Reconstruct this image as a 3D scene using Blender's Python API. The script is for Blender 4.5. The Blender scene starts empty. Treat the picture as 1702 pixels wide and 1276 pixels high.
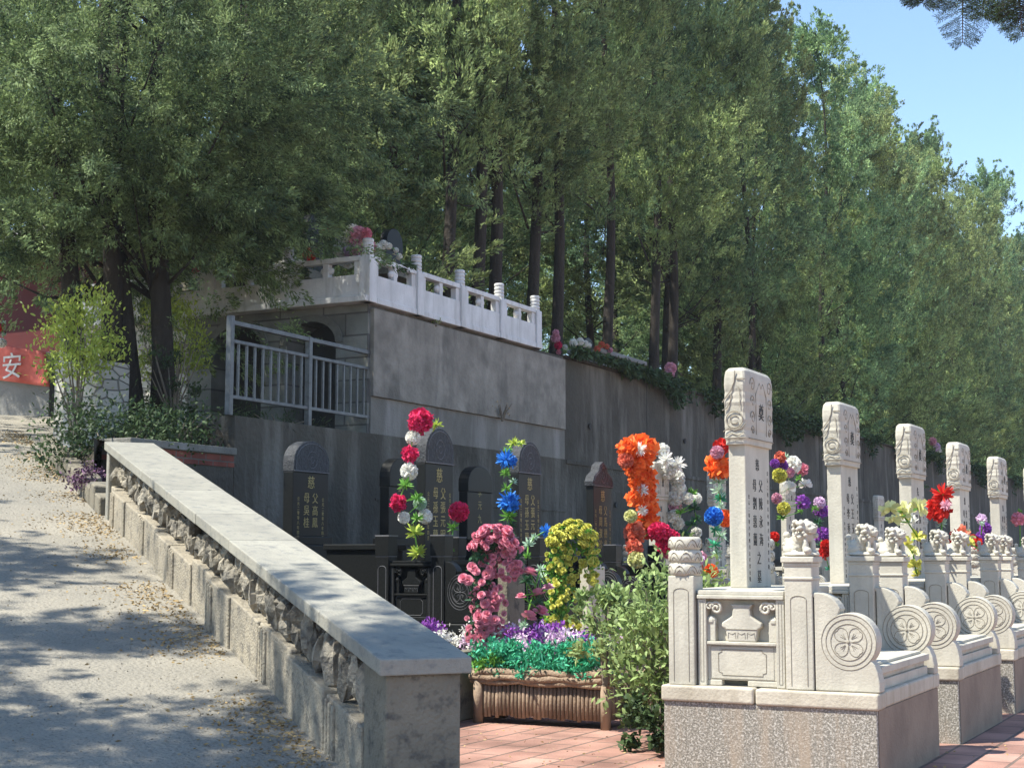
import bpy, math, random
import numpy as np
from mathutils import Vector, Matrix, noise
random.seed(7)
scene = bpy.context.scene
col = scene.collection
PI = math.pi
R = math.radians

# ------------------------------------------------------------------ camera, sky, sun
EYE = np.array([0.0, 0.0, 1.1])
YAW = R(27.3); PITCH = math.atan(287/2500)
cam = bpy.data.cameras.new('camera'); cam_o = bpy.data.objects.new('camera', cam); col.objects.link(cam_o)
cam.sensor_fit = 'HORIZONTAL'; cam.sensor_width = 36; cam.lens = 36*2500/1702
cam.clip_start = 0.1; cam.clip_end = 2000
cam_o.location = EYE; cam_o.rotation_euler = (PI/2+PITCH, 0, YAW)
scene.camera = cam_o
SUN_DIR = Vector((-0.42, -0.47, 1.0)).normalized()      # towards the sun
elev = math.asin(SUN_DIR.z)
w = bpy.data.worlds.new('World'); scene.world = w; w.use_nodes = True
nt = w.node_tree; nt.nodes.clear()
sky = nt.nodes.new('ShaderNodeTexSky'); sky.sky_type = 'NISHITA'; sky.sun_disc = False
sky.sun_elevation = elev; sky.sun_rotation = math.atan2(SUN_DIR.x, SUN_DIR.y)
sky.air_density = 1.0; sky.dust_density = 0.0; sky.ozone_density = 2.6
bg = nt.nodes.new('ShaderNodeBackground'); bg.inputs[1].default_value = 0.15
out = nt.nodes.new('ShaderNodeOutputWorld')
nt.links.new(sky.outputs[0], bg.inputs[0]); nt.links.new(bg.outputs[0], out.inputs[0])
sl = bpy.data.lights.new('sun', 'SUN'); sl.energy = 5.0; sl.angle = R(0.5); sl.color = (1.0, 0.96, 0.85)
so = bpy.data.objects.new('sun', sl); col.objects.link(so)
so.rotation_euler = SUN_DIR.to_track_quat('Z', 'Y').to_euler()
scene.view_settings.view_transform = 'Standard'; scene.view_settings.look = 'None'
scene.view_settings.exposure = 0.95; scene.view_settings.gamma = 1.0
scene.render.resolution_x = 1024; scene.render.resolution_y = 767

# ------------------------------------------------------------------ where a sight line meets a real plane
fw = np.array([-math.sin(YAW)*math.cos(PITCH), math.cos(YAW)*math.cos(PITCH), math.sin(PITCH)])
rt = np.array([math.cos(YAW), math.sin(YAW), 0]); up = np.cross(rt, fw)
def at(px, py, ax, v):
    d = fw*2500 + rt*(px-851) + up*(638-py)
    return EYE + d*((v-EYE[ax])/d[ax])

# ------------------------------------------------------------------ materials
MATS = {}
def mat(name, c1, c2=None, scale=6, rough=0.8, bump=0.0, bscale=None, stretch=(1,1,1), island=0.0,
        transl=0.0, spec=0.3, pos=(0.35, 0.65), detail=6, c3=None, s3=60, f3=0.4, metal=0.0, dirt=None, orand=0.0, dst=(5,5,.55)):
    m = bpy.data.materials.new(name); m.use_nodes = True
    t = m.node_tree; N = t.nodes; Lk = t.links
    b = N['Principled BSDF']; b.inputs['Roughness'].default_value = rough
    b.inputs['Specular IOR Level'].default_value = spec; b.inputs['Metallic'].default_value = metal
    tc = N.new('ShaderNodeTexCoord'); mp = N.new('ShaderNodeMapping'); mp.inputs['Scale'].default_value = stretch
    Lk.new(tc.outputs['Object'], mp.inputs[0])
    col_out = None
    def noise_mix(a, bb, sc, p, invec, det=6):
        n = N.new('ShaderNodeTexNoise'); n.inputs['Scale'].default_value = sc; n.inputs['Detail'].default_value = det
        n.inputs['Roughness'].default_value = 0.65
        Lk.new(invec, n.inputs[0])
        r = N.new('ShaderNodeMapRange'); r.inputs[1].default_value = p[0]; r.inputs[2].default_value = p[1]
        Lk.new(n.outputs[0], r.inputs[0])
        x = N.new('ShaderNodeMix'); x.data_type = 'RGBA'
        Lk.new(r.outputs[0], x.inputs[0])
        if hasattr(a, 'links'): Lk.new(a, x.inputs[6])
        else: x.inputs[6].default_value = (*a, 1)
        if hasattr(bb, 'links'): Lk.new(bb, x.inputs[7])
        else: x.inputs[7].default_value = (*bb, 1)
        return x.outputs[2], r
    if c2 is None: c2 = tuple(v*0.8 for v in c1)
    col_out, _ = noise_mix(c1, c2, scale, pos, mp.outputs[0], detail)
    if c3 is not None:
        col_out, r3 = noise_mix(col_out, c3, s3, (0.62-f3*0.3, 0.75-f3*0.2), tc.outputs['Object'], 3)
    if dirt is not None:   # vertical run-off stains
        m2 = N.new('ShaderNodeMapping'); m2.inputs['Scale'].default_value = dst; Lk.new(tc.outputs['Object'], m2.inputs[0])
        col_out, _ = noise_mix(col_out, dirt, 1.3, (0.5, 0.72), m2.outputs[0], 5)
    if island > 0:
        g = N.new('ShaderNodeNewGeometry'); hs = N.new('ShaderNodeHueSaturation')
        r1 = N.new('ShaderNodeMapRange'); r1.inputs[3].default_value = 1-island; r1.inputs[4].default_value = 1+island
        Lk.new(g.outputs['Random Per Island'], r1.inputs[0]); Lk.new(r1.outputs[0], hs.inputs['Value'])
        Lk.new(col_out, hs.inputs['Color']); col_out = hs.outputs[0]
    if orand > 0:
        oi = N.new('ShaderNodeObjectInfo'); h2 = N.new('ShaderNodeHueSaturation'); r2 = N.new('ShaderNodeMapRange')
        r2.inputs[3].default_value = 1-orand; r2.inputs[4].default_value = 1+orand
        Lk.new(oi.outputs['Random'], r2.inputs[0]); Lk.new(r2.outputs[0], h2.inputs['Value']); Lk.new(col_out, h2.inputs['Color']); col_out = h2.outputs[0]
        va = N.new('ShaderNodeVectorMath'); va.operation = 'MULTIPLY_ADD'; va.inputs[1].default_value = (1,1,1)
        sc_ = N.new('ShaderNodeVectorMath'); sc_.operation = 'SCALE'; sc_.inputs[0].default_value = (7,11,0); Lk.new(oi.outputs['Random'], sc_.inputs['Scale'])
        Lk.new(tc.outputs['Object'], va.inputs[0]); Lk.new(sc_.outputs[0], va.inputs[2]); Lk.new(va.outputs[0], mp.inputs[0])
        if dirt is not None: Lk.new(va.outputs[0], m2.inputs[0])
    Lk.new(col_out, b.inputs['Base Color'])
    if bump > 0:
        n2 = N.new('ShaderNodeTexNoise'); n2.inputs['Scale'].default_value = bscale or scale*6; n2.inputs['Detail'].default_value = 5
        Lk.new(tc.outputs['Object'], n2.inputs[0])
        bp = N.new('ShaderNodeBump'); bp.inputs['Strength'].default_value = bump; bp.inputs['Distance'].default_value = 0.02
        Lk.new(n2.outputs[0], bp.inputs['Height']); Lk.new(bp.outputs[0], b.inputs['Normal'])
    if transl > 0:
        tr = N.new('ShaderNodeBsdfTranslucent'); Lk.new(col_out, tr.inputs[0])
        mx = N.new('ShaderNodeMixShader'); mx.inputs[0].default_value = transl
        o = N['Material Output']; Lk.new(b.outputs[0], mx.inputs[1]); Lk.new(tr.outputs[0], mx.inputs[2]); Lk.new(mx.outputs[0], o.inputs[0])
    MATS[name] = m
    return m

white_stone = mat('pale carved limestone', (.52,.49,.41), (.43,.40,.33), 5, .75, .15, 70, dirt=(.37,.35,.295), orand=.07)
slab_stone = mat('cream slab stone', (.50,.455,.37), (.38,.34,.27), 4, .75, .2, 60, dirt=(.33,.29,.22), orand=.08)
groove = mat('weathered grey of the carved lines', (.235,.21,.17), (.31,.28,.22), 20, .9)
terrazzo = mat('speckled pebble-dash', (.27,.245,.205), (.14,.13,.11), 170, .8, .25, 190, pos=(.42,.58), detail=3, c3=(.52,.49,.44), s3=90, f3=.45, dirt=(.34,.27,.20))
brown_render = mat('smooth brown render', (.27,.215,.165), (.20,.155,.12), 3, .9, .3, 50)
ink = mat('black paint of the inscriptions', (.03,.028,.026), None, 30, .6)
marble = mat('white marble balustrade', (.68,.68,.67), (.55,.55,.54), 3, .6, .2, 50, dirt=(.42,.42,.40))
black_gran = mat('polished black granite', (.010,.011,.011), (.016,.017,.017), 60, .42, spec=.12)
grey_carve = mat('carved grey granite top', (.065,.068,.074), (.03,.032,.036), 35, .7, .6, 60)
granite_edge = mat('light bush-hammered granite lines', (.16,.16,.165), (.11,.11,.115), 40, .7)
gold = mat('gold paint of the inscriptions', (.42,.335,.13), (.30,.24,.09), 30, .5)
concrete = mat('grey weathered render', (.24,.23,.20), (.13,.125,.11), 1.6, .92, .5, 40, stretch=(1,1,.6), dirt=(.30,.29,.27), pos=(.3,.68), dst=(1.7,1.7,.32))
concrete_dk = mat('concrete darkened for shade', (.105,.095,.076), (.05,.046,.037), .9, .95, .9, 18, dirt=(.19,.18,.155), pos=(.3,.68), c3=(.07,.068,.055), s3=1.3, f3=.4, dst=(1.7,1.7,.32))  # base colour darkened to carry the tree shade on the wall
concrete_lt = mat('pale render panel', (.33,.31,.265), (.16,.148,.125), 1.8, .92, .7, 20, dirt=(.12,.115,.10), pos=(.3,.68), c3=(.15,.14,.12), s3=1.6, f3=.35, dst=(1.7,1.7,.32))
plinth_m = mat('sandy cast concrete', (.36,.315,.24), (.24,.215,.17), 3.5, .9, .6, 70, c3=(.17,.155,.13), s3=14, f3=.3)
coping_m = mat('bluish-grey coping stone', (.32,.305,.255), (.25,.24,.205), 4, .8, .3, 80, island=.10, c3=(.20,.20,.185), s3=16, f3=.25)
pillar_m = mat('grey concrete pillar', (.23,.205,.155), (.15,.135,.105), 3, .9, .6, 60, c3=(.09,.085,.075), s3=12, f3=.3)
rubble_m = mat('rough cream and grey rubble', (.36,.32,.25), (.10,.095,.085), 9, .9, 1.0, 40, island=.35)
core_m = mat('dark mortar', (.075,.072,.066), (.045,.043,.04), 10, .95, .5)
asphalt = mat('worn grey ramp concrete', (.32,.29,.235), (.215,.20,.168), .8, .93, .7, 45, c3=(.14,.13,.11), s3=60, f3=.25, pos=(.3,.7))
litter_m = mat('dry straw-coloured leaf litter', (.42,.31,.15), (.28,.19,.09), 30, .95, island=.4)
soil = mat('dark bed soil', (.060,.050,.036), (.035,.03,.022), 5, .95, .8, 40)
bark = mat('dark brown cypress bark', (.050,.042,.034), (.025,.021,.018), 14, .95, 1.0, 30, stretch=(1,1,.15))
bark_lt = mat('pale twig bark', (.22,.19,.15), (.14,.12,.09), 12, .9)
leaf_a = mat('cypress foliage', (.40,.50,.205), (.13,.185,.08), 1.3, .6, island=.5, transl=.5, orand=.16, pos=(.40,.60))
leaf_b = mat('bluish cypress foliage', (.32,.46,.215), (.10,.175,.09), 1.3, .6, island=.5, transl=.5, orand=.16, pos=(.40,.60))
leaf_c = mat('yellowish cypress foliage', (.37,.45,.18), (.15,.19,.085), 1.3, .6, island=.5, transl=.5, pos=(.40,.60), orand=.16)
leaf_near = mat('near cypress foliage', (.26,.345,.145), (.05,.085,.04), 1.5, .65, island=.5, transl=.4, orand=.1, pos=(.42,.62))
leaf_lime = mat('lime-green shrub leaves', (.50,.58,.12), (.28,.36,.07), 4, .6, island=.3, transl=.35)
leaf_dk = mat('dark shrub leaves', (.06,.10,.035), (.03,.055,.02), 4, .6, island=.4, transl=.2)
leaf_bush = mat('mid-green lobed leaves', (.34,.44,.17), (.18,.26,.09), 4, .5, island=.35, transl=.3)
steel = mat('galvanised railing steel', (.14,.15,.155), (.08,.085,.09), 12, .45, metal=.3)
log_m = mat('brown cast logs', (.32,.235,.165), (.17,.12,.085), 10, .75, .3, 50, stretch=(1,1,.2), island=.2)
log_top = mat('weathered log rail', (.36,.27,.19), (.22,.15,.10), 8, .75, .8, 50, island=.2)
red_wall = mat('dark red painted wall', (.11,.016,.014), (.085,.013,.012), 2, .7)
banner_m = mat('red banner cloth', (.72,.17,.125), (.62,.12,.09), 5, .6, transl=.15)
white_paint = mat('white lettering', (.75,.73,.70), None, 20, .7)
grey_block = mat('grey low wall', (.26,.255,.24), (.19,.185,.175), 2, .9, .4, 40)
ring_m = mat('dark grey arch stones', (.17,.172,.155), (.12,.122,.11), 5, .9, .5, 40)
arch_shade = mat('painted dark of the arch openings', (.05,.05,.048), None, 6, .95)
plaster_white = mat('white paper card', (.7,.7,.68), None, 10, .8)

def brick_mat(name, ca, cb, mortar, bw, bh, plane, scale=1.0, msize=.012, rough=.9, bump=.5, offset=.5, rot=0):
    m = bpy.data.materials.new(name); m.use_nodes = True
    t = m.node_tree; N = t.nodes; Lk = t.links; b = N['Principled BSDF']; b.inputs['Roughness'].default_value = rough
    b.inputs['Specular IOR Level'].default_value = .2
    tc = N.new('ShaderNodeTexCoord'); sx = N.new('ShaderNodeSeparateXYZ'); cx = N.new('ShaderNodeCombineXYZ')
    Lk.new(tc.outputs['Object'], sx.inputs[0])
    Lk.new(sx.outputs[plane[0]], cx.inputs[0]); Lk.new(sx.outputs[plane[1]], cx.inputs[1])
    mp = N.new('ShaderNodeMapping'); mp.inputs['Rotation'].default_value = (0,0,rot); Lk.new(cx.outputs[0], mp.inputs[0])
    br = N.new('ShaderNodeTexBrick'); br.offset = offset
    br.inputs['Color1'].default_value = (*ca,1); br.inputs['Color2'].default_value = (*cb,1); br.inputs['Mortar'].default_value = (*mortar,1)
    br.inputs['Scale'].default_value = scale; br.inputs['Mortar Size'].default_value = msize
    br.inputs['Brick Width'].default_value = bw; br.inputs['Row Height'].default_value = bh; br.inputs['Mortar Smooth'].default_value = .3
    Lk.new(mp.outputs[0], br.inputs[0])
    n = N.new('ShaderNodeTexNoise'); n.inputs['Scale'].default_value = 2.3; n.inputs['Detail'].default_value = 8; Lk.new(tc.outputs['Object'], n.inputs[0])
    r = N.new('ShaderNodeMapRange'); r.inputs[1].default_value = .3; r.inputs[2].default_value = .7; r.inputs[3].default_value = .6; r.inputs[4].default_value = 1.35
    Lk.new(n.outputs[0], r.inputs[0])
    hs = N.new('ShaderNodeHueSaturation'); Lk.new(r.outputs[0], hs.inputs['Value']); Lk.new(br.outputs[0], hs.inputs['Color'])
    Lk.new(hs.outputs[0], b.inputs['Base Color'])
    n2 = N.new('ShaderNodeTexNoise'); n2.inputs['Scale'].default_value = 60; Lk.new(tc.outputs['Object'], n2.inputs[0])
    ma = N.new('ShaderNodeMath'); ma.operation = 'MULTIPLY_ADD'; ma.inputs[1].default_value = -1.5; Lk.new(br.outputs['Fac'], ma.inputs[0]); Lk.new(n2.outputs[0], ma.inputs[2])
    bp = N.new('ShaderNodeBump'); bp.inputs['Strength'].default_value = bump; bp.inputs['Distance'].default_value = .01
    Lk.new(ma.outputs[0], bp.inputs['Height']); Lk.new(bp.outputs[0], b.inputs['Normal'])
    return m
paving = brick_mat('red paving bricks', (.37,.215,.17), (.29,.16,.125), (.15,.11,.09), .40, .20, (1,0), msize=.011, bump=.5)
wall_brick = brick_mat('large grey wall blocks', (.21,.215,.195), (.155,.16,.145), (.10,.10,.095), .62, .26, (0,2), msize=.012)
red_brick = brick_mat('old red brick course', (.26,.085,.06), (.20,.065,.05), (.15,.13,.11), .22, .07, (1,2), msize=.008)
def crazy_mat(name, ca, cb, mortar, sc):
    m = bpy.data.materials.new(name); m.use_nodes = True
    t = m.node_tree; N = t.nodes; Lk = t.links; b = N['Principled BSDF']; b.inputs['Roughness'].default_value = .85
    tc = N.new('ShaderNodeTexCoord'); mp = N.new('ShaderNodeMapping'); mp.inputs['Scale'].default_value = (1,1,2.0); Lk.new(tc.outputs['Object'], mp.inputs[0])
    v = N.new('ShaderNodeTexVoronoi'); v.feature = 'DISTANCE_TO_EDGE'; v.inputs['Scale'].default_value = sc; Lk.new(mp.outputs[0], v.inputs[0])
    v2 = N.new('ShaderNodeTexVoronoi'); v2.inputs['Scale'].default_value = sc; Lk.new(mp.outputs[0], v2.inputs[0])
    r = N.new('ShaderNodeMapRange'); r.inputs[1].default_value = .02; r.inputs[2].default_value = .07; Lk.new(v.outputs[0], r.inputs[0])
    x = N.new('ShaderNodeMix'); x.data_type = 'RGBA'; x.inputs[6].default_value = (*ca,1); x.inputs[7].default_value = (*cb,1); Lk.new(v2.outputs['Color'], x.inputs[0])
    y = N.new('ShaderNodeMix'); y.data_type = 'RGBA'; y.inputs[6].default_value = (*mortar,1); Lk.new(x.outputs[2], y.inputs[7]); Lk.new(r.outputs[0], y.inputs[0])
    Lk.new(y.outputs[2], b.inputs['Base Color'])
    bp = N.new('ShaderNodeBump'); bp.inputs['Strength'].default_value = .8; bp.inputs['Distance'].default_value = .03
    Lk.new(r.outputs[0], bp.inputs['Height']); Lk.new(bp.outputs[0], b.inputs['Normal'])
    return m
plum_leaf = mat('dull purple leaves', (.16,.07,.14), (.08,.05,.07), 6, .6, island=.4)
crazy = crazy_mat('pale crazy-paved stone', (.62,.59,.52), (.42,.40,.35), (.22,.21,.18), 4.6)
def petal_mat(name, c, c2=None, isl=.22):
    return mat(name, c, c2 or tuple(v*.75 for v in c), 25, .65, island=isl, transl=.25)
P = dict(
 magenta=petal_mat('magenta petals', (.75,.035,.14)), rose=petal_mat('rose-pink petals', (.80,.36,.43),(.68,.20,.29)),
 white=petal_mat('white petals', (.86,.85,.80), (.80,.79,.72)), orange=petal_mat('orange petals', (.95,.15,.015),(.95,.26,.06)),
 red=petal_mat('red petals', (.70,.03,.02)), blue=petal_mat('blue petals', (.03,.17,.66),(.04,.28,.7)),
 yellow=petal_mat('yellow petals', (.70,.66,.16),(.55,.55,.10)), cream=petal_mat('pale yellow petals', (.76,.76,.36)),
 purple=petal_mat('purple petals', (.35,.10,.50)), lilac=petal_mat('lilac petals', (.66,.44,.68),(.80,.66,.76)),
 pink=petal_mat('light pink petals', (.80,.42,.52)), coral=petal_mat('coral petals', (.82,.22,.13)),
 green=petal_mat('bright plastic leaves', (.20,.42,.06),(.10,.28,.05)), teal=mat('teal plastic leaves', (.03,.26,.10),(.08,.46,.30), 18, .6, island=.45, transl=.25),
 palegreen=petal_mat('pale green plastic leaves', (.30,.50,.32),(.50,.62,.50)), dkgreen=petal_mat('dark green plastic leaves', (.05,.14,.07)),
 lime=petal_mat('lime plastic leaves', (.50,.62,.10)))

# ------------------------------------------------------------------ mesh helpers
class MB:
    def __init__(s): s.v = []; s.f = []
    def add(s, vs, fs, mx=None):
        b = len(s.v)
        for p in vs: s.v.append(tuple(mx @ Vector(p)) if mx else tuple(p))
        s.f += [tuple(i+b for i in f) for f in fs]; return s
    def box(s, x0, x1, y0, y1, z0, z1, mx=None):
        vs = [(x,y,z) for z in (z0,z1) for y in (y0,y1) for x in (x0,x1)]
        return s.add(vs, [(0,2,3,1),(4,5,7,6),(0,1,5,4),(2,6,7,3),(0,4,6,2),(1,3,7,5)], mx)
    def prism(s, prof, a0, a1, axes='xz', mx=None):   # prof in two axes, extruded along the third
        n = len(prof)
        def P3(u, v, a):
            return {'xz': (u,a,v), 'yz': (a,u,v), 'xy': (u,v,a)}[axes]
        vs = [P3(u,v,a0) for u,v in prof] + [P3(u,v,a1) for u,v in prof]
        fs = [tuple(range(n)), tuple(range(2*n-1, n-1, -1))] + [(i, i+n, (i+1)%n+n, (i+1)%n) for i in range(n)]
        return s.add(vs, fs, mx)
    def lathe(s, prof, seg=20, c=(0,0,0), wob=None, mx=None):  # prof list of (r,z)
        vs = []
        for r, z in prof:
            for k in range(seg):
                a = 2*PI*k/seg; rr = r*(wob(a,z) if wob else 1)
                vs.append((c[0]+rr*math.cos(a), c[1]+rr*math.sin(a), c[2]+z))
        m = len(prof)
        fs = [(i*seg+k, i*seg+(k+1)%seg, (i+1)*seg+(k+1)%seg, (i+1)*seg+k) for i in range(m-1) for k in range(seg)]
        fs += [tuple(range(seg-1,-1,-1)), tuple((m-1)*seg+k for k in range(seg))]
        return s.add(vs, fs, mx)
    def tube(s, pts, r, seg=6, closed=False, mx=None):
        pts = [Vector(p) for p in pts]; n = len(pts); vs = []
        ref = Vector((0.13,0.21,0.97))
        for i, p in enumerate(pts):
            a = pts[(i-1)%n] if (i > 0 or closed) else p; b = pts[(i+1)%n] if (i < n-1 or closed) else p
            d = (b-a).normalized()
            u = d.cross(ref)
            if u.length < .1: u = d.cross(Vector((1,0,0)))
            u.normalize(); v = d.cross(u)
            rr = r[i] if isinstance(r, (list,tuple)) else r
            for k in range(seg):
                t = 2*PI*k/seg; vs.append(p+u*(rr*math.cos(t))+v*(rr*math.sin(t)))
        fs = [(i*seg+k, i*seg+(k+1)%seg, ((i+1)%n)*seg+(k+1)%seg, ((i+1)%n)*seg+k) for i in range(n if closed else n-1) for k in range(seg)]
        if not closed: fs += [tuple(range(seg-1,-1,-1)), tuple((n-1)*seg+k for k in range(seg))]
        return s.add(vs, fs, mx)
    def ball(s, c, r, seg=10, rings=7, jit=0, mx=None, rot=None, seed=0):
        vs = [(0,0,-1)]
        for i in range(1, rings):
            ph = PI*i/rings-PI/2
            for k in range(seg):
                a = 2*PI*k/seg; vs.append((math.cos(ph)*math.cos(a), math.cos(ph)*math.sin(a), math.sin(ph)))
        vs.append((0,0,1)); o = []
        rx = r if isinstance(r, (tuple,list)) else (r,r,r)
        for v in vs:
            q = Vector(v)
            if jit: q *= 1+jit*noise.noise(q*1.7+Vector((seed*3.1,seed*1.7,seed)))
            q = Vector((q.x*rx[0], q.y*rx[1], q.z*rx[2]))
            if rot: q = rot @ q
            o.append(q+Vector(c))
        fs = [(0, 1+(k+1)%seg, 1+k) for k in range(seg)]
        for i in range(rings-2):
            for k in range(seg):
                a = 1+i*seg+k; b = 1+i*seg+(k+1)%seg; fs.append((a, b, b+seg, a+seg))
        top = len(vs)-1; l = 1+(rings-2)*seg
        fs += [(l+k, l+(k+1)%seg, top) for k in range(seg)]
        return s.add(o, fs, mx)
    def mesh(s, name, m, smooth=False):
        me = bpy.data.meshes.new(name); me.from_pydata(s.v, [], s.f); me.materials.append(m); fix(me)
        if smooth: me.polygons.foreach_set('use_smooth', [True]*len(me.polygons))
        return me
def fix(me):
    import bmesh
    b = bmesh.new(); b.from_mesh(me); bmesh.ops.recalc_face_normals(b, faces=b.faces); b.to_mesh(me); b.free()
def mk(name, me, parent=None, bevel=0, loc=None, segs=2):
    o = bpy.data.objects.new(name, me); col.objects.link(o)
    if parent: o.parent = parent
    if loc is not None: o.location = loc
    if bevel:
        md = o.modifiers.new('Bevel', 'BEVEL'); md.width = bevel; md.segments = segs; md.limit_method = 'ANGLE'; md.angle_limit = R(35)
    return o
def part(name, mb, m, parent, bevel=0, smooth=False, segs=2):
    return mk(name, mb.mesh(name, m, smooth), parent, bevel, segs=segs)
def tag(o, label=None, cat=None, group=None, kind=None):
    if label: o['label'] = label
    if cat: o['category'] = cat
    if group: o['group'] = group
    if kind: o['kind'] = kind
    return o
def thing(name, label, cat, loc=(0,0,0), group=None, rz=0):
    o = bpy.data.objects.new(name, None); col.objects.link(o); o.location = loc; o.rotation_euler = (0,0,rz)
    o.empty_display_size = .2
    return tag(o, label, cat, group)
def kids(o): return [c for c in list(bpy.data.objects) if c.parent == o]
def copy_tree(o, parent=None):
    c = o.copy(); col.objects.link(c); c.parent = parent
    for ch in kids(o): copy_tree(ch, c)
    return c
def struct(name, mb, m, bevel=0): return tag(mk(name, mb.mesh(name, m), None, bevel), kind='structure')
def np_mesh(name, V, Fc, m, smooth=False):
    V = np.asarray(V, np.float32); Fc = np.asarray(Fc, np.int32); k = Fc.shape[1]
    me = bpy.data.meshes.new(name); me.vertices.add(len(V)); me.vertices.foreach_set('co', V.ravel())
    me.loops.add(Fc.size); me.loops.foreach_set('vertex_index', Fc.ravel())
    me.polygons.add(len(Fc)); me.polygons.foreach_set('loop_start', np.arange(0, Fc.size, k, dtype=np.int32))
    if smooth: me.polygons.foreach_set('use_smooth', np.ones(len(Fc), bool))
    me.update(calc_edges=True); me.materials.append(m); return me
def nrm(a): return a/np.maximum(np.linalg.norm(a, axis=-1, keepdims=True), 1e-6)
def kites(Pp, D, Ln, Wd, rng):      # narrow 4-point leaf blades
    n = len(Pp); D = nrm(D); S = nrm(np.cross(D, rng.normal(size=(n,3))))
    Ln = Ln.reshape(-1,1); Wd = Wd.reshape(-1,1)
    m = Pp+D*Ln*.45
    V = np.stack([Pp, m+S*Wd/2, Pp+D*Ln, m-S*Wd/2], 1).reshape(-1,3)
    return V, np.arange(4*n).reshape(n,4)
def blades(Pp, D, up_, Ln, Wd, bend, taper=.6):   # 6-point curved petals, two quads each, one island
    n = len(Pp); D = nrm(D); S = nrm(np.cross(D, up_)); Nn = np.cross(S, D)
    Ln = np.broadcast_to(Ln, (n,)).reshape(-1,1); Wd = np.broadcast_to(Wd, (n,)).reshape(-1,1); bend = np.broadcast_to(bend, (n,)).reshape(-1,1)
    a = Pp; b = Pp+D*Ln*.55+Nn*bend*Ln*.1; c = Pp+D*Ln*.95+Nn*bend*Ln*.5
    V = np.stack([a-S*Wd*.18, a+S*Wd*.18, b-S*Wd*.5, b+S*Wd*.5, c-S*Wd*.5*taper, c+S*Wd*.5*taper], 1).reshape(-1,3)
    i = np.arange(n)[:,None]*6
    Fc = np.concatenate([i+np.array([[0,1,3,2]]), i+np.array([[2,3,5,4]])], 0)
    return V, Fc

_fc = bpy.data.curves.new('lettering', 'FONT'); _fo = bpy.data.objects.new('lettering', _fc)
def glyph(ch, size, depth=.002):
    _fc.body = ch; _fc.size = size; _fc.align_x = 'CENTER'; _fc.align_y = 'CENTER'; _fc.extrude = depth; _fc.resolution_u = 2
    col.objects.link(_fo); dg = bpy.context.evaluated_depsgraph_get(); dg.update()
    me = bpy.data.meshes.new_from_object(_fo.evaluated_get(dg)); col.objects.unlink(_fo)
    vs = [v.co.copy() for v in me.vertices]; fs = [tuple(p.vertices) for p in me.polygons]
    if vs:
        cx = (min(v.x for v in vs)+max(v.x for v in vs))/2; cy = (min(v.y for v in vs)+max(v.y for v in vs))/2
        vs = [Vector((v.x-cx, v.y-cy, v.z)) for v in vs]
    bpy.data.meshes.remove(me); return vs, fs
GL = {}
def write(mb, ch, x, y, z, size):       # lettering on a face that looks along +x
    if ch not in GL: GL[ch] = glyph(ch, 1.0, .02)
    vs, fs = GL[ch]
    mb.add([(x+v.z*size, y+v.x*size*.92, z+v.y*size) for v in vs], fs)

# ------------------------------------------------------------------ the setting: ground, ramp, terraces
struct('ground', MB().box(-400, 300, -200, 700, -.5, 0), paving)
RL = np.array([-3.18, 5.08, .70]); RD = np.array([-.787, .617, .2]); RN = np.array([.617, .787, 0])   # along, right of the ramp
def rp(s, lat, h):     # h measured from the coping top line
    return tuple(RL+RD*s+RN*lat+np.array([0,0,h]))
def slab_s(mb, s0, s1, l0, l1, h0, h1):
    vs = [rp(s,l,h) for h in (h0,h1) for l in (l0,l1) for s in (s0,s1)]
    mb.add(vs, [(0,2,3,1),(4,5,7,6),(0,1,5,4),(2,6,7,3),(0,4,6,2),(1,3,7,5)])
mb = MB(); n_ = 40
slab_s(mb, -.75, 13.6, -14, .06, -1.6, -.60)
slab_s(mb, 10.75, 13.6, .0605, 1.3, -1.6, -.601)
struct('ramp', mb, asphalt)
top = rp(13.6, 0, -.60)[2]
c1 = rp(13.6,.06,0); c2 = rp(13.6,-14,0)
mb = MB(); poly = [(c1[0],c1[1]), (c2[0],c2[1]), (-60,0), (-60,30), (-9.6-4,15.2), (-13.2,14.3)]
mb.prism(poly, 1.0, top, 'xy'); struct('upper_road', mb, mat('sunlit pale road', (.40,.36,.29), (.30,.27,.21), 1.5, .93, .6, 50))

# planting bed between ramp, walkway and arch wall
mb = MB()
a = rp(7.7,.10,0); b = rp(13.55,.10,0)
bed = [(a[0],a[1]), (-9.42,10.1), (-9.42,14.46), (-13.0,14.46), (b[0],b[1])]
nx = 26
bl = MB(); vs = []; fs = []
for i in range(nx+1):
    for j in range(nx+1):
        u = i/nx; v = j/nx
        p0 = Vector((a[0],a[1],0)).lerp(Vector((b[0],b[1],0)), u); p1 = Vector((-9.42,10.1,0)).lerp(Vector((-9.42,14.46,0)), min(1,u*1.5)) if u<.667 else Vector((-9.42,14.46,0)).lerp(Vector((-13.0,14.46,0)), (u-.667)*3)
        p = p0.lerp(p1, v)
        s_ = (p.x-RL[0])*RD[0]+(p.y-RL[1])*RD[1]
        zr = .11+.2*s_
        z = min(2.42 if p.y > 12 else 2.12, zr+.04+v*1.2)+.05*noise.noise(Vector((p.x*2,p.y*2,0)))
        vs.append((p.x,p.y,z))
for i in range(nx):
    for j in range(nx): fs.append((i*(nx+1)+j, (i+1)*(nx+1)+j, (i+1)*(nx+1)+j+1, i*(nx+1)+j+1))
bl.add(vs, fs); struct('planting_bed_ground', bl, soil)

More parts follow.
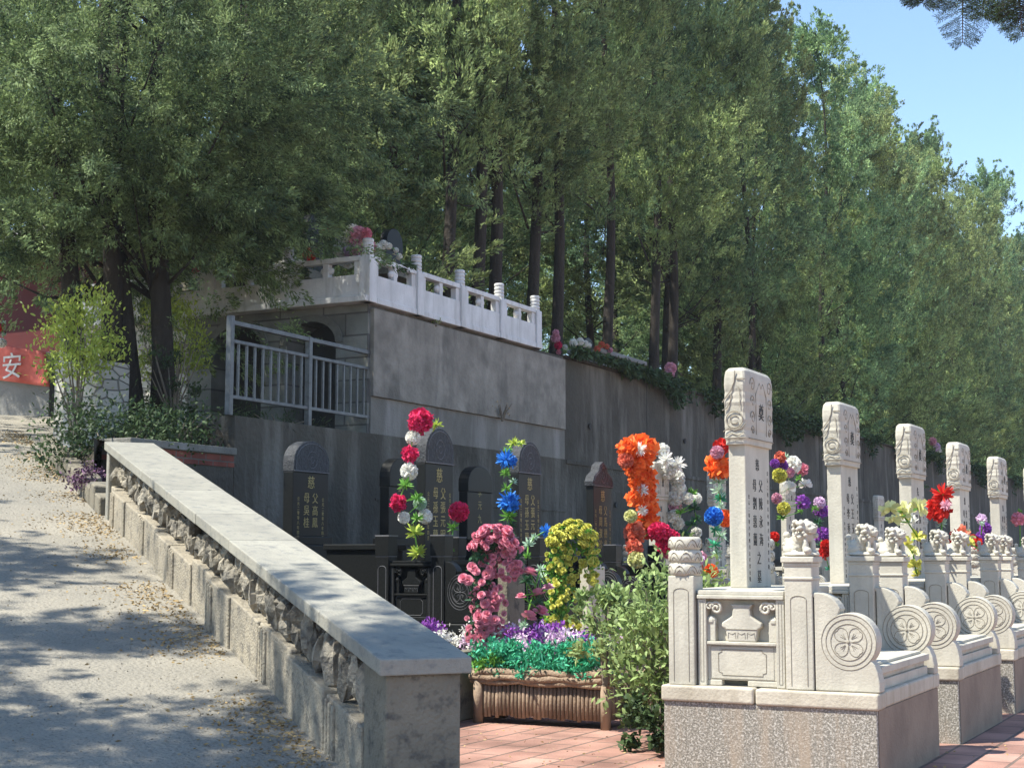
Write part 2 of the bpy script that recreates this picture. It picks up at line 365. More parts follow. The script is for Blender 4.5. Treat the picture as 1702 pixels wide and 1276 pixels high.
struct('grave_terrace_ground', MB().box(-7.3, -5.15, 8.3, 90, -.1, .40), concrete_dk)
struct('rear_terrace_ground', MB().box(-9.25, -7.3, 9.2, 90, -.1, 1.05), soil)
struct('upper_terrace_ground', MB().box(-14.4, -9.6, 14.82, 22.3, 1.0, 3.98).box(-90, -9.6, 22.3, 200, 1.0, 3.98), soil)
mb = MB(); ys = list(range(16, 190, 4)); xs = [-26,-32,-40,-52,-80]; zz = [3.9,5.5,8,11,15]
mb.add([(x,y,z+noise.noise(Vector((x*.1,y*.1,0)))) for y in ys for x,z in zip(xs,zz)],
       [(i*5+j,i*5+j+1,(i+1)*5+j+1,(i+1)*5+j) for i in range(len(ys)-1) for j in range(4)])
struct('hillside', mb, mat('hillside scrub', (.05,.07,.03), (.03,.045,.02), 1, .95))

# terrace kerbs
t = thing('kerb', 'low granite kerb along the edge of the black graves terrace', 'kerb', (-5.1, 8.3, 0))
for k in range(24): part('kerb_stone', MB().box(-.07, .06, k*1.5, k*1.5+1.49, 0, .46), pillar_m, t, .01)

# ------------------------------------------------------------------ retaining walls
t = thing('retaining_wall', 'tall stained grey retaining wall below the railing and white balustrade', 'wall', (-9.3, 12, 0))
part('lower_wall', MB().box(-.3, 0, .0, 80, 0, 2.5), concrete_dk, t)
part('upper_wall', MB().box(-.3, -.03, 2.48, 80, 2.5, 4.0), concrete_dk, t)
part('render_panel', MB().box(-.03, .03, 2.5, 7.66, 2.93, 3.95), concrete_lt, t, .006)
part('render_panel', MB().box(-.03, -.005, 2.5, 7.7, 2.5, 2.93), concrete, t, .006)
for k, (y_, z_) in enumerate([(8.6,3.05),(10.4,2.9),(12.6,3.1),(15,2.9),(9.5,1.9),(6.2,1.8),(4.2,1.9),(11.8,1.9)]):
    part('drain_hole', MB().lathe([(.035,0),(.045,.02),(.045,.03),(.02,.028)], 10, mx=Matrix.Translation((-.028 if z_ > 2.5 else .0, y_, z_)) @ Matrix.Rotation(PI/2,4,'Y')), core_m, t)
part('string_course', MB().box(-.02, .018, 7.72, 80, 2.44, 2.50).box(-.02, .012, 2.6, 7.7, 1.74, 1.77), concrete_dk, t, .004)
for k, y_ in enumerate((10.9, 14.2, 17.6, 21.1, 25)): part('joint', MB().box(-.03, -.024, y_, y_+.018, 2.52, 3.95), core_m, t)
part('earth_edge', MB().box(-.5, .02, 7.7, 80, 3.98, 4.03), soil, t, .01)
t = thing('low_retaining_wall', 'short low wall with plank capping and red brick course, behind the ramp coping', 'wall', (-9.3, 10.45, 0))
part('wall', MB().box(-.3, 0, 0, 1.54, 0, 1.98), concrete_dk, t)
part('brick_course', MB().box(-.3, .01, 0, 1.54, 1.98, 2.1), red_brick, t)
part('capping', MB().box(-.34, .04, 0, 1.545, 2.1, 2.17), concrete, t, .008)

# arch wall (looks towards the camera) under the marble corner
def arch_prof(x0, x1, zt, n=12):   # opening outline from right foot over the arch to the left foot
    r = (x1-x0)/2; cx = (x0+x1)/2; zs = zt-r*.75
    return [(x1, 2.4)] + [(cx+r*math.cos(PI*k/n), zs+r*.75*math.sin(PI*k/n)) for k in range(n+1)] + [(x0, 2.4)]
t = thing('arched_wall', 'grey block wall with two dark arched vaults behind the steel railing', 'wall', (-9.325, 14.455, 0))
arches = [(-1.14, -.44, 3.84), (-2.25, -1.5, 3.86)]
mb = MB()
prof = [(0, 2.4), (0, 3.98), (-2.62, 3.98), (-2.62, 2.4)]
ap = []
for x0, x1, zt in reversed(arches): ap += list(reversed(arch_prof(x0, x1, zt)))
mb.prism([(0,2.4),(0,4.0),(-2.62,4.0),(-2.62,2.4)]+ap, 0, .35, 'xz')
part('wall', mb, wall_brick, t)
for x0, x1, zt in arches:
    part('vault', MB().box(x0-.1, x1+.1, .352, .36, 2.4, 3.95), arch_shade, t)  # flat dark sheet, the shade inside the arch is put into its colour
    ring = MB(); n = 12; r = (x1-x0)/2; cx = (x0+x1)/2; zs = zt-r*.75
    pr = [(cx+(r+.0)*math.cos(PI*k/n), zs+(r)*.75*math.sin(PI*k/n)) for k in range(n+1)]
    po = [(cx+(r+.1)*math.cos(PI*k/n), zs+(r+.1)*.78*math.sin(PI*k/n)) for k in range(n, -1, -1)]
    ring.prism(pr+po, -.02, .02, 'xz'); part('arch_ring', ring, ring_m, t, .004)
t = thing('stone_wall', 'pale crazy-paved stone wall behind the two dark tree trunks', 'wall', (-11.93, 14.44, 0))
part('wall', MB().box(-2.12, 0, 0, .35, 2.0, 4.0), crazy, t, .02)
t = thing('stone_pier', 'sunlit pale stone pier beside the top of the ramp, left of the dark trunks', 'wall', (-11.5, 11.85, 2.0))
part('pier', MB().box(-.08, .52, 0, .5, .0, 1.15), crazy, t, .02)
part('plinth', MB().box(-.12, .56, -.04, .54, -.1, .25), crazy, t, .02)

# ------------------------------------------------------------------ marble balustrade on the terrace edge
bal = thing('balustrade', 'white marble balustrade with ringed post caps on the upper terrace corner', 'balustrade', (-9.3, 14.4, 4.0))
def lotus(mb, c, r, h, n=3, seg=20, petals=6):
    for k in range(n):
        z0 = h*k/n; hh = h/n
        pr = [(r*.88, z0), (r*.99, z0+hh*.22), (r*1.02, z0+hh*.55), (r*.98, z0+hh*.82), (r*.86, z0+hh*.99)]
        mb.lathe(pr, seg, c, wob=lambda a, z: 1+.035*abs(math.sin(petals*a/2+k)))
def bal_post(x, y):
    p = part('post', MB().box(x-.075, x+.075, y-.075, y+.075, .0, .53), marble, bal, .008)
    f = MB(); f.box(x-.05, x+.05, y-.05, y+.05, .53, .56); lotus(f, (x,y,.555), .065, .19, 4, 16)
    part('finial', f, marble, p, smooth=False)
def bal_bay(p0, p1):   # panel with two slots between two posts
    d = Vector(p1)-Vector(p0); Ln = d.length-.15; ang = math.atan2(d.y, d.x); o = Vector(p0)+d.normalized()*.075
    mx = Matrix.Translation(o) @ Matrix.Rotation(ang, 4, 'Z')
    m_ = MB(); m_.box(0, Ln, -.05, .05, 0, .27, mx); m_.box(0, Ln, -.055, .055, .43, .49, mx)
    for a_, b_ in ((0,.09),(Ln/2-.04,Ln/2+.04),(Ln-.09,Ln)): m_.box(a_, b_, -.04, .04, .27, .43, mx)
    for c_ in (Ln/2,):
        m_.ball((c_,0,.35), (.10,.045,.055), 10, 6, mx=mx)
    part('panel', m_, marble, bal, .006)
ysb = [0, 1.08, 2.16, 3.24, 4.32]
for y in ysb: bal_post(0, y)
for i in range(4): bal_bay((0, ysb[i], .06), (0, ysb[i+1], .06))
xsb = [-1.12, -2.24, -3.36, -4.5]
for x in xsb: bal_post(x, 0)
for x0, x1 in zip([0]+xsb[:-1], xsb): bal_bay((x0, 0, .06), (x1, 0, .06))
part('base_slab', MB().box(-4.7, .06, -.13, .12, -.0, .07).box(-.12, .06, .12, 4.45, -.0, .07), marble, bal, .008)

rng = np.random.default_rng(77); n = 26000; yy = 19.8+58*rng.beta(.9,1.5,n)
dd = (np.sin(yy*1.1)*.5+np.sin(yy*2.9+1)*.3+np.sin(yy*6.1)*.25+1.1)*.38; zz_ = 4.12-rng.random(n)**1.4*np.maximum(dd,.08)*np.clip((yy-19)/8,.15,1)
kp = (np.sin(yy*1.7+.5)+np.sin(yy*.63)+rng.normal(0,.35,n)) > -.25; yy = yy[kp]; zz_ = zz_[kp]; n = len(yy)
Pp = np.stack([-9.27+rng.random(n)*.16, yy, zz_],1); D = rng.normal(size=(n,3))+np.array([.5,0,-.7])
V, Fc = kites(Pp, D, rng.uniform(.06,.13,n), rng.uniform(.03,.055,n), rng)
tag(mk('greenery', np_mesh('greenery', V, Fc, leaf_dk)), 'dark creeper hanging ragged over the top of the tall grey retaining wall', 'greenery', kind='stuff')  # added leaf mass standing for loose low foliage along the wall top
# ------------------------------------------------------------------ railing on the lower wall
t = thing('railing', 'grey steel railing with upright bars standing on the lower retaining wall', 'railing', (-9.34, 11.95, 2.5))
Lr = 2.72
for y in (0, Lr*.5, Lr): part('post', MB().box(-.03, .03, y-.03, y+.03, -.0, .96 if y else 1.0), steel, t, .004)
part('top_rail', MB().box(-.025, .025, .03, Lr-.03, .91, .955), steel, t, .004)
part('middle_rail', MB().box(-.02, .02, .03, Lr-.03, .73, .765), steel, t, .003)
part('bottom_rail', MB().box(-.02, .02, .03, Lr-.03, .17, .205), steel, t, .003)
bm_ = MB().box(-.011, .011, -.011, .011, .2, .735).mesh('bar', steel)
for k in range(1, 20):
    if k == 10: continue
    mk('bar', bm_, t, loc=(0, Lr*k/20, 0))

# ------------------------------------------------------------------ ramp wall with coping
t = thing('ramp_wall', 'sloping rubble wall with pale coping descending beside the ramp to a grey pillar', 'wall', (RL[0], RL[1], 0))
def rel(mb):
    mb.v = [(x-RL[0], y-RL[1], z) for x,y,z in mb.v]; return mb
m_ = MB(); s0 = 0.0; e = 6.54; random.seed(3)
while s0 < e-.05:
    ln = min(random.uniform(.78,.92), e-s0)
    if e-(s0+ln) < .3: ln = e-s0
    j = random.uniform(-.003,.003)
    slab_s(m_, s0+.003, s0+ln-.003, -.02+j, .37+j, -.065, random.uniform(-.002,.002)); s0 += ln
part('coping', rel(m_), coping_m, t, .006)
m_ = MB(); slab_s(m_, .30, 6.45, .13, .31, -1.3, -.068); part('wall_core', rel(m_), core_m, t)
m_ = MB(); slab_s(m_, .03, .30, .015, .335, -1.3, -.068)
m_.v = [(x,y,z) for x,y,z in m_.v]; part('end_pillar', rel(m_), pillar_m, t, .012)
m_ = MB(); slab_s(m_, 6.42, 6.52, .0, .33, -1.3, -.068); part('end_pillar', rel(m_), coping_m, t, .01)
# plinth pieces with pilasters
m_ = MB(); s0 = .32; k = 0
while s0 < 6.4:
    ln = random.uniform(.42,.62); ln = min(ln, 6.42-s0)
    o_ = (.018, .004, .03)[k%3]; h_ = -.335+random.uniform(-.02,.02)
    slab_s(m_, s0, s0+ln-.006, -.005+o_, .30, -.95, h_)
    if k%2 == 0:
        for q in (0,.045,.09): slab_s(m_, s0+ln-.05-q, s0+ln-.022-q, -.02+o_, .1, -.9, h_-.012-.004*(q>0))
    s0 += ln; k += 1
part('plinth', rel(m_), plinth_m, t, .008)
m_ = MB(); random.seed(12); s0 = .36; k = 0
while s0 < 6.35:
    w_ = random.uniform(.05,.15); hh = random.uniform(.06,.125)
    for r_ in range(2 if hh < .085 else 1):
        z_ = -.30+hh*.8+r_*hh*1.7+random.uniform(-.02,.02)
        if z_ > -.12: continue
        c_ = rp(s0+w_/2, .085+random.uniform(-.02,.015), z_)
        m_.ball(c_, (w_*.55, w_*.45, hh), 8, 6, jit=.55, seed=k*1.3, rot=Matrix.Rotation(random.uniform(0,3),3,'Z') @ Matrix.Rotation(random.uniform(-.3,.3),3,'X')); k += 1
    s0 += w_*.85
    if random.random() < .12: s0 += .1
for k in range(60):
    s_ = random.uniform(.35,6.3)
    m_.ball(rp(s_, .09, random.uniform(-.3,-.12)), (.035,.035,.035), 7, 5, jit=.6, seed=k+200)
part('rubble_infill', rel(m_), rubble_m, t)
# kerb stones further up
t = thing('bed_kerb', 'row of small dark kerb stones edging the planting bed above the ramp wall', 'kerb', rp(6.6,.05,-.6))
o0 = rp(6.6,.05,-.6)
for k in range(14):
    s_ = 6.62+k*.27; m_ = MB(); slab_s(m_, s_, s_+.24, -.03, .12, -.7, -.43+random.uniform(-.03,.03))
    m_.v = [(x-o0[0], y-o0[1], z-o0[2]) for x,y,z in m_.v]; part('kerb_stone', m_, pillar_m, t, .012)

# leaf litter along the foot of the wall
rng = np.random.default_rng(5)
n = 7000
s_ = rng.uniform(.2, 12, n); lat = -np.abs(rng.normal(0, .22, n))-.02
keep = (np.sin(s_*2.3)+np.sin(s_*5.1+1)+rng.normal(0,.5,n)) > -.3
s_ = s_[keep]; lat = lat[keep]; n = len(s_)
n2 = 1000; s2 = rng.uniform(.2,13,n2); l2 = -rng.uniform(0,4,n2); s_ = np.concatenate([s_,s2]); lat = np.concatenate([lat,l2]); n = len(s_)
Pp = RL+np.outer(s_, RD)+np.outer(lat, RN); Pp[:,2] += -.60+.004
D = rng.normal(size=(n,3)); D[:,2] = np.abs(D[:,2])*.15+.2*0
V, Fc = kites(Pp, D, rng.uniform(.012,.035,n), rng.uniform(.006,.014,n), rng)
V[:,2] += 0
tag(mk('leaf_litter', np_mesh('leaf_litter', V, Fc, litter_m)), 'dry straw-coloured leaf litter scattered along the foot of the ramp wall', 'leaf litter', kind='stuff')

n = 5000; sg = rng.uniform(.0,13,n); lg = -rng.uniform(.03,4.5,n); Pp = RL+np.outer(sg,RD)+np.outer(lg,RN); Pp[:,2] += -.597; D = rng.normal(size=(n,3)); D[:,2] *= .2
V, Fc = kites(Pp, D, rng.uniform(.006,.016,n), rng.uniform(.005,.011,n), rng)
tag(mk('grit', np_mesh('grit', V, Fc, rubble_m)), 'fine grit and stone chips scattered over the worn ramp', 'grit', kind='stuff')
n = 700; Pp = np.stack([rng.uniform(-6,-1.2,n), rng.uniform(5.5,9.4,n), np.full(n,.004)],1); D = rng.normal(size=(n,3)); D[:,2] = np.abs(D[:,2])*.15
V, Fc = kites(Pp, D, rng.uniform(.010,.03,n), rng.uniform(.005,.012,n), rng)
tag(mk('leaf_litter', np_mesh('leaf_litter', V, Fc, litter_m)), 'thin scatter of dry leaf bits on the red paving around the planter', 'leaf litter', kind='stuff')
# ------------------------------------------------------------------ building, low wall, banner at the top of the ramp
t = thing('red_building', 'dark red wall of a building with grey eaves at the top of the ramp', 'building', (-17, 17.5, 2.8))
part('wall', MB().box(-8, 1.6, 0, 3, 0, 3.0), red_wall, t)
part('roof', MB().prism([(-.55,3.0),(3.4,3.0),(1.5,4.0)], -8.4, 1.9, 'yz'), grey_block, t, .02)
p_lw = at(84, 592, 1, 15.6)
t = thing('low_wall', 'low grey concrete wall across the top of the ramp', 'wall', (p_lw[0], 15.6, 2.6))
part('wall', MB().box(-9, 0, 0, .25, 0, p_lw[2]-2.6), grey_block, t, .01)
part('capping', MB().box(-9.03, .03, -.03, .28, p_lw[2]-2.6, p_lw[2]-2.6+.06), grey_block, t, .01)
pa = at(-90, 560, 1, 15.5); pb = at(76, 585, 1, 15.5); pc = at(84, 643, 1, 15.5); pd = at(-90, 620, 1, 15.5)
t = thing('banner', 'red cloth banner with white lettering tied over the low grey wall', 'banner', (pc[0], 15.5, pc[2]))
m_ = MB(); nxb, nzb = 24, 8; vs = []
for i in range(nxb+1):
    for j in range(nzb+1):
        u = i/nxb; v = j/nzb
        q = (Vector(pa).lerp(Vector(pb),u)).lerp(Vector(pd).lerp(Vector(pc),u), v)
        vs.append((q.x-pc[0], .035*math.sin(u*23+v*2)*v, q.z-pc[2]))
m_.add(vs, [(i*(nzb+1)+j,(i+1)*(nzb+1)+j,(i+1)*(nzb+1)+j+1,i*(nzb+1)+j+1) for i in range(nxb) for j in range(nzb)])
o = part('cloth', m_, banner_m, t, smooth=True); md = o.modifiers.new('Solidify','SOLIDIFY'); md.thickness = .006
m_ = MB(); gsz = .40
for ch, px, py in (('安', 24, 608), ('平', -42, 598)):
    vs, fs = glyph(ch, 1.0, .01); c_ = at(px, py, 1, 15.5)
    m_.add([(c_[0]-pc[0]+v.x*gsz, -.05-v.z*.3, c_[2]-pc[2]+v.y*gsz) for v in vs], fs)
part('lettering', m_, white_paint, t)

# ------------------------------------------------------------------ tombs
def seated_lion():
    """lumpy seated guardian lion about .19 tall, looking along +x"""
    m_ = MB(); B = m_.ball
    B((0,0,.012), (.085,.062,.014)); B((-.028,0,.055), (.048,.042,.045)); B((-.005,0,.085), (.038,.036,.048), rot=Matrix.Rotation(.35,3,'Y'))
    for s in (-1,1):
        B((-.032,s*.032,.036), (.036,.018,.028)); B((.002,s*.038,.018), (.022,.013,.012))
        B((.042,s*.022,.05), (.013,.012,.042)); B((.055,s*.022,.018), (.018,.013,.012))
        B((.020,s*.036,.158), (.012,.010,.013)); B((.056,s*.016,.150), (.010,.010,.009))
    B((.018,0,.098), (.034,.040,.036)); B((.030,0,.138), (.038,.040,.036)); B((.058,0,.130), (.020,.024,.018)); B((.062,0,.118), (.014,.020,.010))
    B((.073,0,.137), (.008,.010,.007))
    random.seed(4)
    for k in range(34):
        a = random.uniform(.25*PI, 1.75*PI); z = random.uniform(.085,.175); r_ = .040*math.cos((z-.125)*14)+.006
        B((.022+r_*math.cos(a), r_*math.sin(a), z), random.uniform(.008,.0125), 7, 5)
    B((-.075,0,.075), (.014,.012,.030)); B((-.078,0,.105), (.016,.014,.018))
    B((.062,-.03,.030), (.017,.017,.017))
    me = m_.mesh('lion_src', white_stone)
    o = bpy.data.objects.new('lion_src', me); col.objects.link(o)
    r = o.modifiers.new('r','REMESH'); r.mode = 'VOXEL'; r.voxel_size = .0028
    s = o.modifiers.new('s','SMOOTH'); s.iterations = 1; s.factor = .4
    dg = bpy.context.evaluated_depsgraph_get(); dg.update()
    res = bpy.data.meshes.new_from_object(o.evaluated_get(dg)); res.name = 'lion'
    bpy.data.objects.remove(o); res.materials.clear(); res.materials.append(white_stone)
    res.polygons.foreach_set('use_smooth', [True]*len(res.polygons))
    return res
LION = seated_lion()

def spiral(cx, cz, r0, turns, y, sgn=1, n=22, a0=0):
    return [(cx+sgn*(r0*(1-k/n*.85))*math.cos(a0+turns*2*PI*k/n), y, cz+(r0*(1-k/n*.85))*math.sin(a0+turns*2*PI*k/n)) for k in range(n+1)]
def arc(cx, cz, r, a0, a1, n=14): return [(cx+r*math.cos(a0+(a1-a0)*k/n), cz+r*math.sin(a0+(a1-a0)*k/n)) for k in range(n+1)]

TXT = [
 dict(top='慈', cols=['父陳永海','母劉惠蘭'], mid='之墓'),
 dict(top='慈', cols=['父王玉山','母李秀英'], mid='之墓'),
 dict(top='先', cols=['考張文德','妣趙桂芳'], mid='之墓')]
SMALL = '公元二零零八年四月立孝男女敬'

def wing_profile():
    p = [(-.315,.45), (-.315,.90)]
    p += arc(-.300,.80,.125,PI*.62,PI*.12,8)
    p += arc(-.145,.69,.138,PI*.62,-PI*.22,20)
    p += [(-.022,.580), (-.008,.545), (0.0,.50), (0,.45)]
    return p
def make_tomb(kind, txt, label, cat='tomb', group=None, stele='cap'):
    body = white_stone if kind == 'white' else black_gran
    line = groove if kind == 'white' else granite_edge
    base_m = terrazzo if kind == 'white' else black_gran
    sl_m = slab_stone if kind == 'white' else black_gran
    W = 1.45
    t = thing('tomb', label, cat, group=group)
    part('base', MB().box(-1.10, -.012, .01, W-.01, -.45, .372), base_m, t, .006)
    if kind == 'white': part('front_panel', MB().box(-.0115, -.008, .03, W-.014, -.45, .368), brown_render, t)
    m_ = MB(); random.seed(len(label))
    m_.box(-1.11, -.62, -.006, .16, .37, .45).box(-.612, .0, -.004, .16, .368, .448)
    m_.box(-1.11, 0, .163, W-.163, .372, .452).box(-1.11, 0, W-.16, W+.005, .37, .45)
    part('slab', m_, sl_m, t, .012, segs=3)
    # altar body behind and stele base
    m_ = MB(); m_.box(-1.02, -.60, .20, W-.20, .45, .89).box(-1.04, -.57, .18, W-.18, .89, .93)
    part('altar_block', m_, body, t, .006)
    m_ = MB(); m_.box(-.30, -.03, .17, W-.17, .45, .50).box(-.30, -.045, .18, W-.18, .50, .53).box(-.30, -.02, .165, W-.165, .53, .565).box(-.30,-.06,.19,W-.19,.565,.58)
    part('front_step', m_, body, t, .004)
    # posts
    def post(u0, y0, w_, z1, lotus_cap, near):
        m_ = MB(); m_.box(u0, u0+w_, y0, y0+w_, .45, z1)
        if not lotus_cap:
            m_.box(u0-.006, u0+w_+.006, y0-.006, y0+w_+.006, z1-.075, z1-.06)
            m_.box(u0-.004, u0+w_+.004, y0-.004, y0+w_+.004, z1-.008, z1+.010)
            m_.box(u0-.014, u0+w_+.014, y0-.014, y0+w_+.014, z1+.010, z1+.040)
        p = part('post', m_, body, t, .005)
        yy = y0-.001; c = u0+w_/2; hw = w_*.29; ztop = z1-(.15 if not lotus_cap else .06)-hw*.5
        pts = [(c-hw, yy, .47), (c-hw, yy, ztop)]+[(c+hw*math.cos(PI-PI*k/8)*.98, yy, ztop+hw*.45*math.sin(PI*k/8)) for k in range(9)]+[(c+hw, yy, .47)]
        part('carved_line', MB().tube(pts, .0022, 5), line, p)
        if lotus_cap:
            f = MB(); lotus(f, (c, y0+w_/2, z1), .083, .20, 3, 28, 8)
            fo = part('lotus_finial', f, body, p, smooth=True)
            # petal outlines
            g = MB()
            for k in range(3):
                z0 = z1+.2*k/3
                for q in range(8):
                    a0 = 2*PI*q/8+k*.4
                    g.tube([(c+.0855*math.cos(a0+.39*math.sin(PI*.5*j/4*2)*0+.39*(j/6*2-1)), y0+w_/2+.0855*math.sin(a0+.39*(j/6*2-1)), z0+.012+.040*math.sin(PI*j/6)) for j in range(7)], .0028, 4)
                    g.tube([(c+.0855*math.cos(a0+.2*(j/4*2-1)), y0+w_/2+.0855*math.sin(a0+.2*(j/4*2-1)), z0+.010+.020*math.sin(PI*j/4)) for j in range(5)], .0024, 4)
            part('petal_carving', g, line, p)
        else:
            lo = mk('lion', LION, p); lo.location = (c+.0, y0+w_/2, z1+.038); lo.rotation_euler = (0,0,-.45 if near else -.3); lo.scale = (1.22,1.28,1.04)
            if kind == 'black': lo.scale = (.01,.01,.01)
        return p
    if kind == 'white':
        for yy, near in ((.02,True), (W-.16,False)):
            post(-.460, yy, .14, 1.06, False, near)
            post(-1.075, yy, .14, 1.0, True, near)
    else:
        for yy in (.02, W-.16):
            for u0 in (-.455, -1.07):
                m_ = MB(); m_.box(u0, u0+.14, yy, yy+.14, .45, .96).box(u0-.008, u0+.148, yy-.008, yy+.148, .965, 1.12)
                p = part('post', m_, body, t, .004)
                e_ = MB().box(u0-.009, u0+.149, yy-.009, yy+.149, 1.12, 1.130).box(u0-.003,u0+.143,yy-.003,yy+.143,.958,.966)
                c = u0+.07; hw = .045
                pts = [(c-hw, yy-.001, .47), (c-hw, yy-.001, .86)]+[(c-hw*math.cos(PI*k/6), yy-.001, .86+hw*.6*math.sin(PI*k/6)) for k in range(7)]+[(c+hw, yy-.001, .47)]
                e_.tube(pts, .003, 4); part('edge_lines', e_, line, p)
    # side panels
    for yy in (.045, W-.115):
        m_ = MB(); u0, u1 = -.925, -.470
        m_.box(u0, u0+.045, yy, yy+.07, .45, .885).box(u1-.045, u1, yy, yy+.07, .45, .885)
        m_.box(u0, u1, yy-.012, yy+.08, .885, .905).box(u0, u1, yy-.004, yy+.075, .905, .928)
        m_.box(u0+.045, u1-.045, yy+.02, yy+.07, .48, .655).box(u0+.045, u0+.12, yy+.018, yy+.07, .452, .48).box(u1-.20, u1-.045, yy+.018, yy+.07, .452, .48)
        m_.box(u0+.045, u1-.045, yy+.004, yy+.07, .655, .672)
        m_.box(u0+.045, u1-.045, yy+.066, yy+.074, .672, .885)
        p = part('side_panel', m_, body, t, .004)
        m_ = MB(); cu = (u0+u1)/2
        v_ = [(-.075,.672),(-.085,.735),(-.105,.745),(-.105,.765),(-.05,.80),(-.045,.84),(-.06,.86),(.06,.86),(.045,.84),(.05,.80),(.105,.765),(.105,.745),(.085,.735),(.075,.672)]
        m_.prism([(cu+a_, z_) for a_, z_ in v_], yy+.012, yy+.062, 'xz')
        part('vase', m_, body, p, .008, segs=3)
        g = MB()
        for sgn in (-1,1):
            cx = cu+sgn*.13
            g.tube(spiral(cx, .838, .034, 1.6, yy+.008, sgn), .008, 6); g.tube(spiral(cx+sgn*.035, .848, .022, 1.3, yy+.006, -sgn), .006, 6)
            part('scroll_carving', g, body, p, smooth=True); g = MB()
            g.ball((cu+sgn*.165, yy+.04, .775), (.03,.028,.028)); g.box(cu+sgn*.165-.025, cu+sgn*.165+.025, yy+.02, yy+.06, .672, .775)
            part('vase_handle', g, body, p, .004); g = MB()
        g = MB()
        g.tube([(cu-.085, yy+.010, .735), (cu+.085, yy+.010, .735)], .002, 4)
        for q in range(3):
            cx = cu-.05+q*.05; g.tube([(cx-.02, yy+.011, .69),(cx-.018, yy+.011,.718),(cx, yy+.011,.709),(cx+.018, yy+.011,.718),(cx+.02, yy+.011,.69)], .0017, 4)
        def cart(hw, zl, zh, cc, yv):
            return [(cu-hw+cc,yv,zl),(cu+hw-cc,yv,zl),(cu+hw-cc,yv,zl+cc*.6),(cu+hw,yv,zl+cc),(cu+hw,yv,zh-cc),(cu+hw-cc,yv,zh-cc*.6),(cu+hw-cc,yv,zh),(cu-hw+cc,yv,zh),(cu-hw+cc,yv,zh-cc*.6),(cu-hw,yv,zh-cc),(cu-hw,yv,zl+cc),(cu-hw+cc,yv,zl+cc*.6)]
        g.tube(cart(.125,.505,.632,.018,yy+.019), .0022, 4, closed=True)
        for hw, zl, zh in ((.165,.488,.648),):
            g.tube([(cu-hw,yy+.019,zl),(cu+hw,yy+.019,zl),(cu+hw,yy+.019,zh),(cu-hw,yy+.019,zh)], .0016, 4, closed=True)
        for uu in (u0+.022, u1-.022): g.tube([(uu-.008,yy-.001,.47),(uu-.008,yy-.001,.87),(uu+.008,yy-.001,.87),(uu+.008,yy-.001,.47)], .0013, 4, closed=True)
        part('carved_line', g, line, p)
    # wings with drum stones
    for yy in (.03, W-.13):
        p = part('side_wing', MB().prism(wing_profile(), yy, yy+.10, 'xz'), body, t, .006)
        g = MB(); cy = yy-.001; cx, cz = -.147, .688
        for r_ in (.134, .112, .088): g.tube([(x,cy,z) for x,z in arc(cx,cz,r_,0,2*PI,30)[:-1]], .0024 if r_ != .134 else .002, 4, closed=True)
        for q in range(4):
            a0 = PI/4+q*PI/2
            pts = []
            for k in range(15):
                th = a0-PI/4+PI/2*k/14; tt = k/14
                rr = .012+.072*math.sin(PI*tt)**.45*(1-.10*math.exp(-((tt-.5)/.08)**2))
                pts.append((cx+rr*math.cos(th), cy, cz+rr*math.sin(th)))
            g.tube(pts, .0019, 4)
            for da in (-.22,.0,.22): g.tube([(cx+r_*math.cos(a0+da*r_/.05), cy, cz+r_*math.sin(a0+da*r_/.05)) for r_ in (.022,.035,.05)], .0012, 4)
        g.ball((cx,cy,cz), (.009,.006,.009), 8, 6)
        part('drum_carving', g, line, p)
    # stele
    yc = W/2
    if stele == 'cap':
        w2, th = .215, .095; x1 = -.81
        s = part('stele', MB().box(x1-th, x1, yc-w2, yc+w2, .93, 1.715), white_stone, t, .005)
        # cap block with wavy carved edges
        n = 14; rows = 22; vs = []; fs = []
        cx0, cw, ct = x1-th/2+.002, .252, .070
        for j in range(rows+1):
            v = j/rows; z = 1.70+.42*v
            sh = 1.0-.30*max(0,(v-.90)/.10)**2; wv = .0022*math.sin(v*26)+.0014*math.sin(v*61)
            if v < .06: sh = .93; wv = 0
            for k in range(24):
                a = 2*PI*k/24; ca, sa = math.cos(a), math.sin(a); ex = .28
                vs.append((cx0+(ct*sh+wv*.6)*math.copysign(abs(ca)**ex, ca), yc+(cw*(sh**.35)+wv)*math.copysign(abs(sa)**ex, sa), z))
        fs = [(j*24+k, j*24+(k+1)%24, (j+1)*24+(k+1)%24, (j+1)*24+k) for j in range(rows) for k in range(24)]+[tuple(range(23,-1,-1)), tuple(rows*24+k for k in range(24))]
        part('stele_cap', MB().add(vs, fs), white_stone, s, .003)
        g = MB(); fy = yc-cw-.003   # narrow face carving
        def ny(u, z, j=0): return (cx0+u, fy-.0015+.006*0, z)
        g.tube([ny(x-cx0, z) for x,z in arc(cx0, 1.835, .046, 0, 2*PI, 20)[:-1]], .0034, 5, closed=True)
        g.tube([ny(x-cx0, z) for x,z in arc(cx0, 1.835, .024, .4, 2*PI-.6, 12)], .003, 5)
        g.tube([ny(-.066,1.93), ny(-.045,1.96), ny(-.02,1.99), ny(.002,2.04), ny(.006,2.10)], .0034, 5)
        g.tube([ny(-.066,1.885), ny(-.04,1.90), ny(-.022,1.935), ny(-.016,1.975)], .0028, 5)
        g.tube([ny(.014,2.055), ny(.063,2.055)], .003, 5)
        g.tube([ny(.03,1.90), ny(.034,1.95), ny(.028,2.01)], .0022, 5)
        g.tube([ny(-.062,1.77), ny(-.03,1.79), ny(0,1.775), ny(.04,1.785), ny(.064,1.81)], .003, 5)
        g.tube([ny(-.064,1.735), ny(.064,1.735)], .003, 5)
        g.tube([ny(-.05,1.745), ny(-.02,1.762), ny(.02,1.748), ny(.055,1.765)], .0024, 5)
